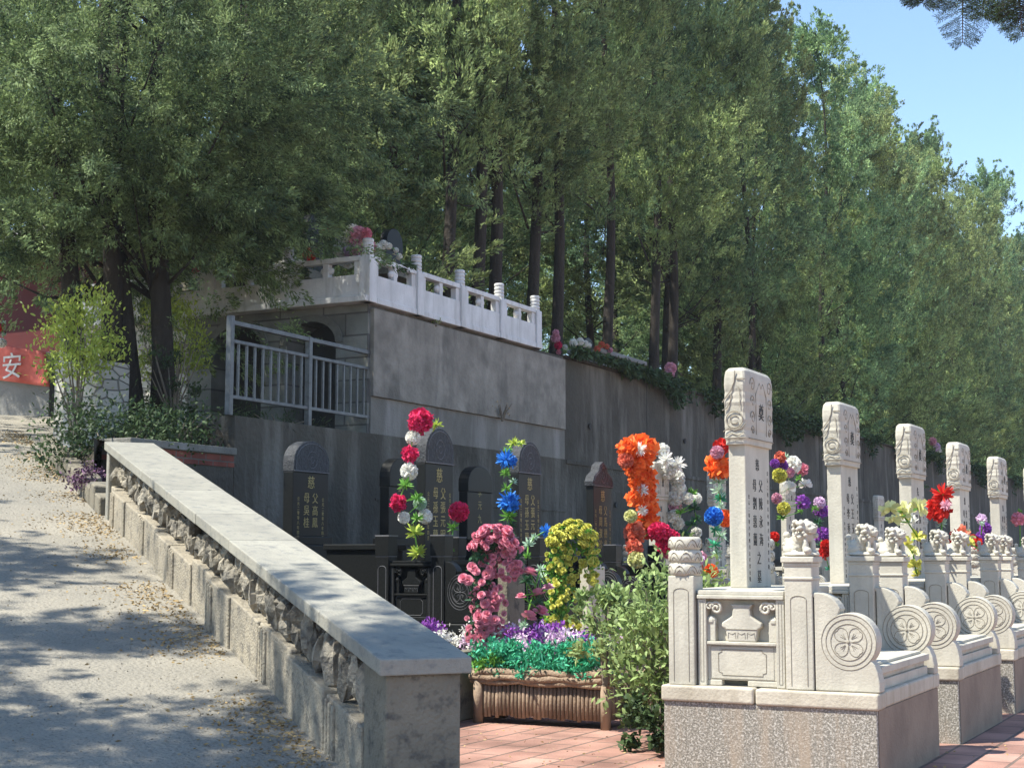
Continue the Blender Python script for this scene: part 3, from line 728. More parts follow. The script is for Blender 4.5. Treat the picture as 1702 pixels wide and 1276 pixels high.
        fx = cx0+ct+.0005            # wide face carving
        for sgn in (-1,1):
            for zc, r_ in ((2.03,.045),(1.94,.035),(1.85,.04),(1.78,.028)):
                pp = spiral(0, 0, r_, 1.4, 0, sgn)
                g.tube([(fx, yc+sgn*.15+x, zc+z) for x,_,z in pp], .0026, 4)
            g.tube([(fx, yc+sgn*.09, 1.76), (fx, yc+sgn*.095, 1.98), (fx, yc+sgn*.03, 2.05), (fx, yc, 2.02)], .0026, 4)
        g.tube([(fx, yc-.22, 1.735), (fx, yc+.22, 1.735)], .003, 4)
        part('cap_carving', g, groove, s)
        g = MB(); xf = x1+.0005
        write(g, txt['top'], xf, yc-.01, 1.60, .072)
        for ci, (cw_, dy) in enumerate(zip(txt['cols'], (.045, -.065))):
            for k, ch in enumerate(cw_): write(g, ch, xf, yc+dy, 1.485-.098*k, .075)
        for k, ch in enumerate(txt['mid']): write(g, ch, xf, yc, 1.09-.10*k, .075)
        for k, ch in enumerate(SMALL): write(g, ch, xf, yc-.165, 1.42-.034*k, .026); write(g, ch, xf, yc+.175, 1.56-.04*k, .028)
        write(g, '奠', fx+.0005, yc, 1.89, .10)
        part('inscription', g, ink, s)
    else:
        black_stele(t, -.81, yc, .93, 2.02, stele, txt)
    return t
def black_stele(t, x1, yc, z0, z1, style, txt, w2=.26, th=.10):
    sq = z1-.30
    s = part('stele', MB().box(x1-th, x1, yc-w2, yc+w2, z0, sq), black_gran, t, .006)
    prof = [(yc+w2, sq), (yc+w2, sq+.10)]+[(yc+w2*math.cos(PI*k/12), sq+.10+.20*math.sin(PI*k/12)) for k in range(1,12)]+[(yc-w2, sq+.10), (yc-w2, sq)]
    if style == 'roof':
        prof = [(yc+w2+.02,sq),(yc+w2+.03,sq+.05),(yc+w2-.02,sq+.11),(yc+.12,sq+.16),(yc+.09,sq+.22),(yc,sq+.26),(yc-.09,sq+.22),(yc-.12,sq+.16),(yc-w2+.02,sq+.11),(yc-w2-.03,sq+.05),(yc-w2-.02,sq)]
    part('stele_top', MB().prism(prof, x1-th-.01, x1+.01, 'yz'), black_gran if style == 'plain' else grey_carve, s, .008)
    if style != 'plain':
        g = MB()
        g.tube([(x1+.011, y*.88+yc*.12, (z-sq)*.88+sq+.01) for y,z in prof], .005, 4)
        for k in range(2):
            g.tube([(x1+.011, yc+(.03+.05*k)*math.cos(a), sq+.12+(.03+.05*k)*math.sin(a)) for a in [2*PI*i/14 for i in range(14)]], .004, 4, closed=True)
        g.box(x1+.009, x1+.014, yc-w2, yc+w2, sq+.003, sq+.012)
        part('top_carving', g, granite_edge, s)
    g = MB(); xf = x1+.0005
    if style == 'plain':
        for k, ch in enumerate(txt): write(g, ch, xf, yc, sq-.0-.15*k, .11)
    else:
        write(g, txt['top'], xf, yc, sq-.09, .13)
        for cw_, dy in zip(txt['cols'], (.07,-.07)):
            for k, ch in enumerate(cw_): write(g, ch, xf, yc+dy, sq-.24-.115*k, .105)
        for k, ch in enumerate(SMALL[:9]): write(g, ch, xf, yc+.2, sq-.25-.045*k, .04); write(g, ch, xf, yc-.2, sq-.25-.045*k, .04)
    part('inscription', g, gold, s)
    return s

grpA = 'white carved tombs in the front row'
protos = [make_tomb('white', TXT[i], 'x', group=grpA) for i in range(3)]
labA = ['nearest white carved tomb on a speckled base, beside the tall leafy bush',
        'second white tomb of the front row, with magenta-free clear stele behind the first stone lions',
        'third white tomb of the front row, behind the pale yellow flowers',
        'fourth white tomb of the front row, right of the big red flower with green centre',
        'fifth white tomb of the front row, near the right edge of the photo',
        'farthest white tomb of the front row, cut by the right edge of the photo']
labA[1] = 'second white tomb of the front row, its stele bare of flowers'
yA = [7.3, 9.27, 11.22, 13.25, 15.4, 17.5]
rgt = random.Random(5)
for i, y in enumerate(yA):
    o = protos[i] if i < 3 else copy_tree(protos[i%3])
    o.location = (-1.8+rgt.uniform(-.012,.012), y, 0.0); o['label'] = labA[i]; o.rotation_euler = (R(rgt.uniform(-.25,.25)), R(rgt.uniform(-.3,.3)), R(rgt.uniform(-.5,.5)))
# second row of white tombs
grpB = 'smaller white tombs in the second row'
labB = ['white tomb whose stele is draped with orange and white flowers', 'white tomb hidden behind the nearest front stele, with red and blue flowers',
        'white tomb whose stele wears a wreath of mixed red, purple and yellow flowers', 'second row white tomb right behind the second front stele',
        'second row white tomb whose short stele shows between the second and third front steles',
        'second row white tomb behind the third front stele', 'far small white tomb whose stele shows between the fourth and fifth front steles', 'farthest second row white tomb behind the fifth front stele']
yB = [15.3, 17.2, 20.0, 22.4, 25.2, 28.5, 32.2, 36.0]
SB = (.80,.86,.97)
for i, y in enumerate(yB):
    o = copy_tree(protos[i%3]); o.scale = SB; o.location = (-5.42, y-.62, .06); o['label'] = labB[i]; o['group'] = grpB
# black tombs
bt = make_tomb('black', dict(top='慈', cols=['父張元明','母孫玉蘭'], mid=''), 'black granite tomb with square posts, hung with magenta and white flowers', group='black granite tombs', stele='arch')
bt.scale = SB; bt.location = (-5.42, 9.86, .17)
b2 = copy_tree(bt); b2.location = (-5.42, 11.48, .17); b2['label'] = 'black granite tomb with arched stele hung with blue flowers'
b3 = make_tomb('black', dict(top='慈', cols=['父馬德貴','母周淑珍'], mid=''), 'black granite tomb with a carved roof-shaped stele top, behind the yellow blossom', group='black granite tombs', stele='roof')
b3.scale = SB; b3.location = (-5.42, 13.1, .12)
# rear row of black steles
def lone_stele(px, X, ztop, style, txt, label, w2=.29):
    p = at(px, 800, 0, X)
    t = thing('gravestone', label, 'gravestone', (X, p[1], 1.05), group='black gravestones against the retaining wall')
    part('base', MB().box(-.22, .10, -.32, .32, 0, .16).box(-.18, .05, -.27, .27, .16, .24), black_gran, t, .008)
    black_stele(t, -.02, 0, .24, ztop-1.05, style, txt, w2, .11)
lone_stele(520, -8.2, 2.19, 'arch', dict(top='慈', cols=['父高鳳','母吳桂'], mid=''), 'leftmost black gravestone with arched grey top, alone against the retaining wall')
lone_stele(668, -8.2, 2.12, 'plain', '劉長安', 'black gravestone mostly hidden behind the magenta and white garland', .22)
lone_stele(800, -8.2, 2.13, 'plain', '李元九', 'plain round-topped black gravestone between the two garlanded steles')
# a dark box behind the first black tomb
t = thing('grave_box', 'plain black granite box grave left of the black tomb posts', 'grave', tuple(at(597, 975, 0, -6.6)*[1,1,0]+np.array([0,0,.40])))
part('box', MB().box(-.25,.25,-.10,.25,0,.75), black_gran, t, .006); part('lid', MB().box(-.27,.27,-.12,.27,.752,.80), black_gran, t, .008)

# ------------------------------------------------------------------ flowers
def fib(n, rng, zmin=-1.0):
    i = np.arange(n)+.5; z = 1-(1-zmin)*i/n; ph = i*2.39996+rng.uniform(0,6); r = np.sqrt(np.maximum(0,1-z*z))
    return np.stack([r*np.cos(ph), r*np.sin(ph), z], 1)
BC = {}
def bloom_mesh(style, c, seed=0):
    key = (style, c, seed)
    if key in BC: return BC[key]
    rng = np.random.default_rng(seed+17)
    if style == 'ball':          # dense pom-pom, unit radius
        n = 260; D = fib(n, rng); V, Fc = blades(D*.62, D+rng.normal(0,.45,(n,3)), rng.normal(size=(n,3)), .38, rng.uniform(.24,.36,n), rng.uniform(-.9,.9,n), .9)
    elif style == 'peony':       # ruffled wide petals, facing every way
        n = 150; D = fib(n, rng); V, Fc = blades(D*rng.uniform(.3,.62,(n,1)), D+rng.normal(0,.5,(n,3)), rng.normal(size=(n,3)), rng.uniform(.35,.55,n), rng.uniform(.32,.5,n), rng.uniform(-1.3,1.3,n), 1.0)
    elif style == 'spiky':       # long thin petals
        D = fib(60, rng); V, Fc = blades(D*.1, D+rng.normal(0,.15,(60,3)), rng.normal(size=(60,3)), rng.uniform(.8,1.0,60), .2, rng.uniform(-.3,.3,60), .4)
    elif style == 'rose':        # small cupped rosette that opens along +z
        rings = [(5,.25,.15),(6,.45,.5),(8,.62,.9)]; Vs=[]; Fs=[]; b=0
        for n,r_,tilt in rings:
            a = np.arange(n)*2*PI/n+rng.uniform(0,6); D = np.stack([np.cos(a)*tilt, np.sin(a)*tilt, np.ones(n)*(1.2-tilt)],1); P0 = np.stack([np.cos(a)*r_*.4, np.sin(a)*r_*.4, np.full(n,-.25)],1)
            U = np.stack([-np.cos(a),-np.sin(a),np.zeros(n)],1)
            v,f = blades(P0, D, U, .95-.1*tilt, .75, -.35, 1.0); Vs.append(v); Fs.append(f+b); b += len(v)
        V = np.concatenate(Vs); Fc = np.concatenate(Fs)
    elif style == 'leaves':      # a tuft of pointed leaves
        n = 26; D = fib(n, rng, -.6); V, Fc = blades(D*.05, D+rng.normal(0,.2,(n,3)), rng.normal(size=(n,3)), rng.uniform(.7,1.05,n), rng.uniform(.18,.28,n), rng.uniform(-.5,.5,n), .15)
    elif style == 'lily':        # large trumpet petals
        n = 16; D = fib(n, rng, -.3); V, Fc = blades(D*.1, D+rng.normal(0,.15,(n,3)), rng.normal(size=(n,3)), rng.uniform(.8,1.05,n), rng.uniform(.5,.75,n), rng.uniform(-1.,.6,n), .8)
    if style in ('ball','peony'):
        a_ = [(r_, z_) for r_, z_ in ((.02,-.62),(.35,-.52),(.56,-.28),(.62,0),(.56,.28),(.35,.52),(.02,.62))]
        S_ = np.array([(r_*math.cos(k*PI/5), r_*math.sin(k*PI/5), z_) for r_, z_ in a_ for k in range(10)]); F_ = np.array([(i*10+k, i*10+(k+1)%10, (i+1)*10+(k+1)%10, (i+1)*10+k) for i in range(6) for k in range(10)])
        Fc = np.concatenate([Fc, F_+len(V)]); V = np.concatenate([V, S_])
    BC[key] = np_mesh('bloom', V, Fc, P[c], False); return BC[key]
def put(t, name, style, c, pos, r, k=0, rot=None, sq=(1,1,1)):
    o = mk(name, bloom_mesh(style, c, k%3), t); o.location = Vector(pos)-t.location
    o.scale = (r*sq[0], r*sq[1], r*sq[2]); o.rotation_euler = rot or (random.uniform(-.5,.5), random.uniform(-.5,.5), random.uniform(0,6)); return o
def garland(name, label, cat, X, items, stem=True, grp=None, ax=0, base=None, jit=.03):
    """items: (px, py, radius in photo px, style, colour) on the plane ax = X"""
    p0 = at(items[-1][0], items[-1][1], ax, X)
    t = thing(name, label, cat, tuple(base) if base is not None else tuple(p0), grp); pts = []
    random.seed(len(label)+int(abs(items[0][0])))
    for i, (px, py, r, st, c) in enumerate(items):
        p = at(px, py, ax, X); dist = float((p-EYE) @ fw); rr = r*dist/2500*(1.2 if st in ('peony','ball') else 1.05)
        p = p+np.array([random.uniform(-jit,jit), random.uniform(-jit,jit), 0]); pts.append(p)
        if st == 'spiky' and c in ('white','pink'): p = p-fw*.19
        nm = 'leaf_tuft' if st == 'leaves' else 'bloom'
        put(t, nm, st, c, p, rr, i)
    if stem and len(pts) > 1:
        m_ = MB().tube([Vector(p)-t.location for p in pts], .006, 5); part('stem', m_, P['green'], t)
    return t
SX = -5.42-.81*.8+.06    # plane of the second row steles' front faces (-6.0)
garland('flower_garland', 'garland of magenta and white pompoms with bright green leaves on a black stele', 'garland', -5.95, [
 (703,699,19,'peony','magenta'),(686,703,12,'peony','magenta'),(724,706,13,'leaves','lime'),(688,727,11,'ball','white'),(678,755,13,'peony','magenta'),(676,783,13,'ball','white'),(673,806,15,'leaves','green'),
 (668,835,13,'peony','magenta'),(690,828,16,'leaves','green'),(700,836,10,'ball','palegreen'),(676,860,9,'ball','white'),(703,858,11,'ball','white'),(688,862,14,'leaves','green'),(690,885,20,'leaves','lime'),(692,918,19,'leaves','lime')])
garland('flower', 'single magenta bloom on a green stem right of the first black stele', 'flower', -5.75, [(755,850,15,'ball','magenta'),(752,876,12,'leaves','green'),(750,915,6,'leaves','green')])
garland('flower_garland', 'garland of blue blooms and green vine on the second black tomb stele', 'garland', -5.95, [
 (868,737,10,'leaves','lime'),(852,737,13,'leaves','lime'),(843,748,11,'leaves','green'),(842,762,17,'spiky','blue'),(848,766,10,'peony','blue'),(840,786,11,'leaves','green'),(853,800,8,'leaves','palegreen'),(840,812,12,'leaves','green'),(850,832,21,'spiky','blue'),(848,836,14,'peony','blue'),(846,858,16,'leaves','green'),(852,872,10,'leaves','dkgreen')])
garland('flower', 'small sky-blue bloom between the pink and yellow flower columns', 'flower', -5.5, [(904,882,12,'spiky','blue'),(893,893,9,'leaves','palegreen'),(880,905,14,'leaves','palegreen'),(874,925,10,'leaves','green')])
garland('flower_garland', 'thick garland of large orange blooms with pale hearts on a white stele', 'garland', -5.75, [
 (1062,750,27,'peony','orange'),(1045,745,16,'peony','orange'),(1080,745,17,'peony','orange'),(1058,772,19,'peony','orange'),(1040,765,12,'ball','coral'),(1062,745,13,'spiky','white'),
 (1066,797,22,'peony','orange'),(1055,790,14,'peony','orange'),(1068,812,11,'spiky','white'),(1078,818,16,'peony','orange'),(1060,826,18,'peony','orange'),(1072,843,18,'peony','orange'),(1068,845,10,'spiky','white'),
 (1052,858,10,'ball','cream'),(1074,866,17,'peony','orange'),(1058,885,17,'peony','coral'),(1078,882,14,'peony','red'),(1056,908,14,'peony','coral'),(1054,930,13,'ball','cream')])
garland('flower_garland', 'garland of white blooms down the far side of the orange-draped stele', 'garland', -6.0, [
 (1098,748,11,'ball','white'),(1104,762,15,'spiky','white'),(1118,770,15,'spiky','white'),(1110,782,13,'ball','white'),(1124,795,12,'ball','white'),(1127,812,11,'ball','white'),(1126,828,12,'ball','white'),(1128,842,10,'peony','pink'),(1122,858,10,'ball','white'),(1126,870,9,'ball','white')])
garland('carnation_cluster', 'cluster of magenta-red carnations around a stone lion below the orange garland', 'flowers', -5.2, [
 (1088,882,13,'ball','magenta'),(1100,885,15,'ball','magenta'),(1110,895,13,'ball','magenta'),(1103,905,12,'ball','magenta'),(1108,918,9,'ball','rose')])
garland('white_wreath', 'small wreath of white flowers and dark leaves right of the orange-draped stele', 'wreath', -5.9, [
 (1145,820,13,'leaves','green'),(1140,828,9,'ball','white'),(1162,828,8,'ball','white'),(1135,852,12,'leaves','green'),(1152,845,15,'leaves','dkgreen'),(1162,862,12,'leaves','dkgreen'),(1148,872,14,'leaves','dkgreen'),(1140,888,12,'leaves','dkgreen'),(1158,885,8,'ball','white')])
garland('flower_garland', 'orange-red blooms with silvery foliage and a blue ball, left of the nearest stele', 'garland', -5.4, [
 (1198,742,13,'peony','red'),(1188,752,10,'ball','pink'),(1193,775,20,'peony','orange'),(1200,780,14,'peony','red'),(1196,760,12,'leaves','palegreen'),(1195,800,16,'leaves','palegreen'),(1192,815,15,'leaves','palegreen'),(1200,828,15,'leaves','teal'),(1196,842,13,'leaves','palegreen'),
 (1182,858,14,'ball','blue'),(1205,861,13,'ball','orange'),(1188,880,13,'leaves','teal'),(1195,890,15,'leaves','palegreen'),(1188,905,14,'leaves','teal'),(1192,920,13,'leaves','palegreen')])
garland('flower_posy', 'orange and pink posy low behind the lotus-capped post of the nearest tomb', 'flowers', -4.6, [
 (1165,942,9,'ball','coral'),(1178,948,10,'ball','orange'),(1188,950,8,'ball','coral'),(1168,925,8,'peony','pink'),(1160,930,7,'peony','lilac'),(1175,955,6,'ball','yellow')])
garland('flower_garland', 'arched wreath of white, purple, red and yellow flowers right of the nearest stele', 'wreath', -5.75, [
 (1292,770,7,'ball','purple'),(1297,760,9,'peony','coral'),(1310,760,9,'leaves','palegreen'),(1302,773,9,'ball','purple'),(1298,790,11,'ball','yellow'),(1320,772,13,'ball','white'),(1332,780,9,'peony','rose'),(1312,785,8,'ball','pink'),(1308,812,13,'lily','white'),(1336,806,11,'lily','white'),(1330,795,8,'leaves','green'),
 (1291,828,8,'ball','pink'),(1334,835,11,'peony','purple'),(1299,845,10,'ball','yellow'),(1300,860,10,'leaves','green'),(1330,850,7,'leaves','green')])
garland('flower', 'red bloom low beside the lion post right of the nearest front stele', 'flower', -4.6, [(1368,905,8,'ball','red'),(1372,918,9,'peony','red'),(1374,945,9,'leaves','teal')])
garland('flower', 'small red bloom at the far edge of the nearest front stele', 'flower', -4.6, [(1291,892,8,'ball','red'),(1291,905,6,'leaves','green')])
garland('flower_garland', 'dull purple blooms with dark leaves left of the second front stele', 'flowers', -5.9, [
 (1362,835,9,'ball','lilac'),(1368,848,11,'peony','purple'),(1352,845,8,'leaves','green'),(1360,868,12,'leaves','dkgreen'),(1368,890,13,'ball','purple'),(1362,905,10,'leaves','dkgreen')])
garland('flower_garland', 'large pale yellow lilies in front of the third front stele', 'flowers', -2.42, [
 (1485,848,17,'lily','cream'),(1500,850,18,'lily','cream'),(1522,845,17,'lily','cream'),(1478,866,12,'lily','cream'),(1512,868,14,'lily','white'),(1505,858,12,'lily','yellow'),(1518,892,14,'lily','yellow'),(1512,905,13,'lily','yellow'),(1520,918,12,'lily','cream'),(1518,940,12,'lily','yellow'),(1524,955,9,'lily','yellow')])
garland('flower', 'big red bloom with a bright green centre left of the fourth front stele', 'flower', -2.6, [
 (1564,822,20,'spiky','red'),(1566,822,9,'ball','green'),(1563,846,18,'peony','red'),(1565,836,10,'spiky','pink'),(1566,870,12,'leaves','palegreen'),(1566,890,10,'leaves','dkgreen'),(1566,915,8,'leaves','dkgreen')])
garland('flower_posy', 'red and yellow lilies behind the stone lions below the fourth front stele', 'flowers', -2.4, [
 (1585,890,10,'lily','red'),(1600,885,12,'lily','coral'),(1612,893,13,'lily','cream'),(1620,900,14,'lily','red'),(1625,912,12,'lily','red'),(1605,902,9,'lily','yellow'),(1578,902,7,'lily','red')])
garland('flower_posy', 'dark violet blooms below the far small stele', 'flowers', -2.6, [(1634,862,8,'peony','lilac'),(1640,878,9,'ball','purple'),(1636,892,8,'ball','purple'),(1628,870,7,'leaves','palegreen')])
garland('flower_posy', 'pink blooms with yellow ones below at the right edge of the photo', 'flowers', -2.5, [(1696,862,10,'peony','rose'),(1700,850,6,'leaves','green'),(1699,915,6,'ball','cream'),(1697,932,9,'ball','yellow'),(1697,950,8,'leaves','green')])
# flowers on the upper terrace
garland('flower_bunch', 'tall bunch of white and pink flowers at the corner post of the marble balustrade', 'flowers', 14.9, [
 (583,383,10,'ball','white'),(596,390,13,'ball','pink'),(578,405,11,'ball','white'),(600,418,11,'ball','pink'),(566,422,9,'ball','white'),(594,432,10,'ball','white'),(606,388,9,'ball','rose'),(574,398,11,'ball','white'),(590,405,11,'ball','pink'),(572,415,12,'ball','white'),(585,418,11,'ball','lilac'),(612,410,9,'ball','pink'),(568,430,11,'ball','white'),(580,435,10,'ball','white'),(615,428,8,'ball','pink')], ax=1, stem=False)
garland('flower', 'red flower standing on the left marble rail', 'flower', 14.7, [(511,415,8,'leaves','coral'),(514,422,10,'spiky','red'),(518,431,9,'spiky','red'),(524,438,5,'ball','pink')], ax=1)
garland('flower', 'small orange bloom against the dark tree above the marble rail', 'flower', 15.2, [(538,384,6,'ball','coral'),(539,405,3,'leaves','dkgreen'),(540,430,3,'leaves','dkgreen')], ax=1)
garland('flower_bunch', 'low heap of white flowers on the left part of the marble terrace', 'flowers', 15.0, [
 (490,438,9,'ball','white'),(480,436,8,'ball','white'),(500,440,7,'ball','white'),(470,440,8,'ball','white'),(445,442,8,'ball','white'),(458,436,6,'ball','palegreen')], ax=1, stem=False)
garland('flower_bunch', 'yellow and white flowers at the left of the marble terrace under the dark crown', 'flowers', 15.0, [
 (402,452,7,'ball','yellow'),(408,444,6,'ball','yellow'),(330,448,7,'ball','magenta'),(334,458,8,'ball','white'),(345,462,6,'ball','palegreen'),(390,462,6,'ball','white')], ax=1, stem=False)
def mini_grave(px, py, X, label, h=.8, w2=.28):
    p = at(px, py, 0, X)
    t = thing('gravestone', label, 'gravestone', (X, p[1], p[2]), group='black gravestones on the upper terrace')
    part('base', MB().box(-.2,.15,-w2-.08,w2+.08,0,.12), pillar_m, t, .008)
    black_stele(t, 0, 0, .12, h, 'plain', '王公', w2-.06, .09)
mini_grave(655, 463, -10.2, 'black gravestone wreathed with white flowers behind the marble balustrade', .66, .26)
mini_grave(523, 470, -11.6, 'dark gravestone behind the white and pink bunch on the marble corner', .95, .26)
mini_grave(350, 490, -12.6, 'dark gravestone on the marble terrace under the left tree crown', .7, .3)
p = at(655, 463, 0, -10.05)
garland('flower_garland', 'arch of small white flowers over the black gravestone on the marble terrace', 'wreath', -10.0, [
 (626,440,7,'ball','palegreen'),(628,425,8,'ball','white'),(626,412,7,'ball','white'),(636,406,7,'ball','white'),(648,409,5,'ball','white'),(659,416,4,'ball','white'),(666,426,5,'ball','white'),(668,442,4,'ball','white')], stem=True)
t = thing('gravestone', 'small black gravestone with white and green flowers beyond the end of the balustrade', 'gravestone', tuple(at(978,595,0,-9.9)*[1,1,0]+np.array([0,0,3.98])))
black_stele(t, 0, 0, 0, .62, 'plain', '王公', .22, .1)
t = thing('grave_vault', 'low grey granite grave beside the dark trunks beyond the balustrade', 'grave', tuple(at(1030,600,0,-10.0)*[1,1,0]+np.array([0,0,3.98])))
part('vault', MB().box(-.4,.1,-1.1,.8,0,.42), grey_block, t, .02); part('lid', MB().box(-.45,.16,-1.16,.86,.42,.5), grey_block, t, .02)
garland('flower_bunch', 'pink flowers just beyond the last balustrade post', 'flowers', -9.9, [(923,553,5,'ball','pink'),(925,562,7,'ball','pink'),(927,574,6,'ball','magenta'),(938,577,4,'ball','white'),(930,585,4,'ball','rose')], jit=.02)
garland('flower_bunch', 'white flowers with green leaves on the small black gravestone beyond the balustrade', 'flowers', -9.7, [(955,570,6,'ball','white'),(965,568,6,'ball','white'),(974,571,5,'ball','white'),(956,582,6,'leaves','lime'),(955,600,6,'ball','cream'),(948,602,5,'ball','white'),(980,574,4,'ball','white')], jit=.02)
garland('flower_garland', 'arch of coral flowers on the grey grave beyond the balustrade', 'wreath', -9.8, [(992,590,5,'ball','rose'),(993,580,5,'ball','coral'),(1000,573,5,'ball','coral'),(1008,576,4,'ball','coral'),(1014,582,4,'ball','pink')], jit=.01)
garland('flower', 'lone pink flower at the edge of the high terrace among dark trunks', 'flower', -9.75, [(1115,612,9,'ball','pink'),(1113,622,7,'ball','pink'),(1117,640,3,'leaves','dkgreen')], jit=.02)
garland('flower_bunch', 'pale pink flowers on the high terrace above the fourth front stele', 'flowers', -9.4, [(1550,733,6,'ball','pink'),(1555,742,7,'ball','lilac'),(1560,750,5,'ball','white')], jit=.02)
garland('flower', 'white and red flowers left of the banner at the left edge of the photo', 'flower', 15.3, [(9,536,5,'leaves','palegreen'),(3,545,5,'ball','red'),(8,556,6,'leaves','palegreen'),(5,570,7,'ball','white')], ax=1)

# pink and yellow flower columns: small white headstones hung with roses
def column(px, py_top, py_bot, X, rpx, c, leafc, label, n_top, n_side, right_h):
    ptop = at(px, py_top, 0, X); pbot = at(px, py_bot, 0, X); dist = float((ptop-EYE)@fw); w_ = rpx*dist/2500
    t = thing('flower_column', label, 'flower column', (X, ptop[1], pbot[2])); random.seed(n_top)
    H_ = ptop[2]-pbot[2]
    R2 = Vector((rt[0], rt[1], 0)); F2 = Vector((fw[0], fw[1], 0)).normalized()
    cage = MB()
    pts = [R2*(-w_*.62)+Vector((0,0,0))]+[R2*(w_*.62*math.cos(PI-PI*k/10))+Vector((0,0,H_-w_*.9+w_*.55*math.sin(PI*k/10))) for k in range(11)]+[R2*(w_*.62)+Vector((0,0,H_*(1-right_h)))]
    cage.tube(pts, .012, 6); part('hoop', cage, P['dkgreen'], t)
    st = 'rose'; rr = .027 if c == 'rose' else .022
    k = 0
    def put_r(v, out_, s=1.0):
        nonlocal k
        q = out_.to_track_quat('Z','Y').to_euler()
        put(t, 'rose', st, c, Vector(v)+t.location, rr*s*random.uniform(.85,1.25), k, rot=q); k += 1
    for i in range(n_top):   # dense dome
        a = random.uniform(0, PI); el = random.uniform(-.9,.9); ring = w_*random.uniform(.55,1.0)
        v = R2*(ring*math.cos(a)*math.cos(el*.6))-F2*(w_*.75*math.sin(el)+.02)+Vector((0,0,H_-w_+ring*math.sin(a)*.95))
        put_r(v, (v-Vector((0,0,H_-w_*1.2))+Vector((0,0,.02))).normalized())
    for i in range(n_side):
        h = random.uniform(0, 1)
        side = -1 if random.random() < .68 else 1
        if side == 1 and h > right_h: side = -1
        z = (H_-w_)*(1-h); cx = (-.45 if side < 0 else .75)*w_
        v = R2*(cx+random.gauss(0,.25)*w_)-F2*random.uniform(-.02,.10)+Vector((0,0,z))
        put_r(v, (Vector((cx*.8,0,0)).x*R2-F2*1.2+Vector((random.uniform(-.4,.4),random.uniform(-.4,.4),random.uniform(-.1,.7)))).normalized(), 1.1)
    src = bloom_mesh('rose', c, 1); nv = len(src.vertices); sv = np.empty(nv*3, np.float32); src.vertices.foreach_get('co', sv); sv = sv.reshape(-1,3)
    sf = np.array([list(p_.vertices) for p_ in src.polygons]); Vs = []; Fs = []
    for i in range(400):
        if i < 190:
            a = random.uniform(0, PI); el = random.uniform(-1,1); ring = w_*random.uniform(.3,.98)
            v = R2*(ring*math.cos(a)*math.cos(el*.6))-F2*(w_*.7*math.sin(el)+.015)+Vector((0,0,H_-w_+ring*math.sin(a)*.95)); out_ = v-Vector((0,0,H_-w_*1.2))
        else:
            side = -1 if random.random() < .8 else 1; h = random.random()*(1 if side < 0 else right_h)
            v = R2*((-.22 if side < 0 else .75)*w_+random.gauss(0,.33 if side < 0 else .15)*w_)-F2*random.uniform(-.05,.07)+Vector((0,0,(H_-w_)*(1-h))); out_ = -F2+Vector((random.uniform(-.7,.7),0,random.uniform(-.2,.8)))
        M_ = np.array(out_.to_track_quat('Z','Y').to_matrix()); Vs.append(sv@M_.T*rr*random.uniform(.6,.95)+np.array(v)); Fs.append(sf+nv*i)
    tag(mk('small_roses', np_mesh('small_roses', np.concatenate(Vs), np.concatenate(Fs), P[c]), t), kind='stuff')
    rng = np.random.default_rng(n_top); n = 1500
    zz = rng.uniform(0,1,n)*(H_-.05); side = np.where((rng.random(n) < .66)|(zz < H_*(1-right_h)), -.5, .7)
    top = zz > H_-w_*1.2
    lx = np.where(top, rng.uniform(-.75,.75,n), side+rng.normal(0,.20,n))*w_
    Pp = np.outer(lx, np.array(R2))+np.outer(rng.uniform(-.08,.05,n), -np.array(F2)); Pp[:,2] = np.where(top, np.minimum(zz, H_-.04-np.abs(lx)*.5), zz)
    V, Fc = blades(Pp, rng.normal(size=(n,3))+np.array([0,0,.2]), rng.normal(size=(n,3)), rng.uniform(.03,.055,n), rng.uniform(.014,.024,n), .3, .4)
    tag(mk('leaves', np_mesh('leaves', V, Fc, P[leafc]), t), kind='stuff')
    return t
column(822, 868, 1062, -5.0, 42, 'rose', 'dkgreen', 'column of pink roses over a small arch behind the log planter', 55, 44, .35)
column(950, 860, 1055, -5.0, 46, 'yellow', 'green', 'column of yellow roses over a small arch right of the pink column', 62, 36, .45)
p = at(985, 965, 0, -5.05)
t = thing('headstone', 'small pale headstone showing under the yellow rose arch', 'headstone', (p[0], p[1], .02))
part('slab', MB().box(-.04,.04,-.16,.16,0,1.0).ball((0,0,1.0),(.04,.16,.06)), white_stone, t, .01)
p = at(850, 965, 0, -5.1)
t = thing('headstone', 'small grey headstone behind the pink rose arch', 'headstone', (p[0], p[1], .02))
part('slab', MB().box(-.04,.04,-.14,.14,0,1.08).ball((0,0,1.08),(.04,.14,.06)), pillar_m, t, .01)
garland('rose_spray', 'loose spray of pink roses and bluish leaves between the pink and yellow columns', 'flowers', -4.75, [
 (878,950,12,'rose','rose'),(890,985,12,'rose','rose'),(868,990,8,'rose','rose'),(895,1015,13,'rose','rose'),(878,1022,12,'rose','rose'),(875,965,16,'leaves','dkgreen'),(885,1000,18,'leaves','dkgreen'),(905,960,12,'leaves','palegreen'),(905,975,9,'rose','pink'),(898,945,10,'leaves','palegreen'),(870,1040,12,'leaves','palegreen')])
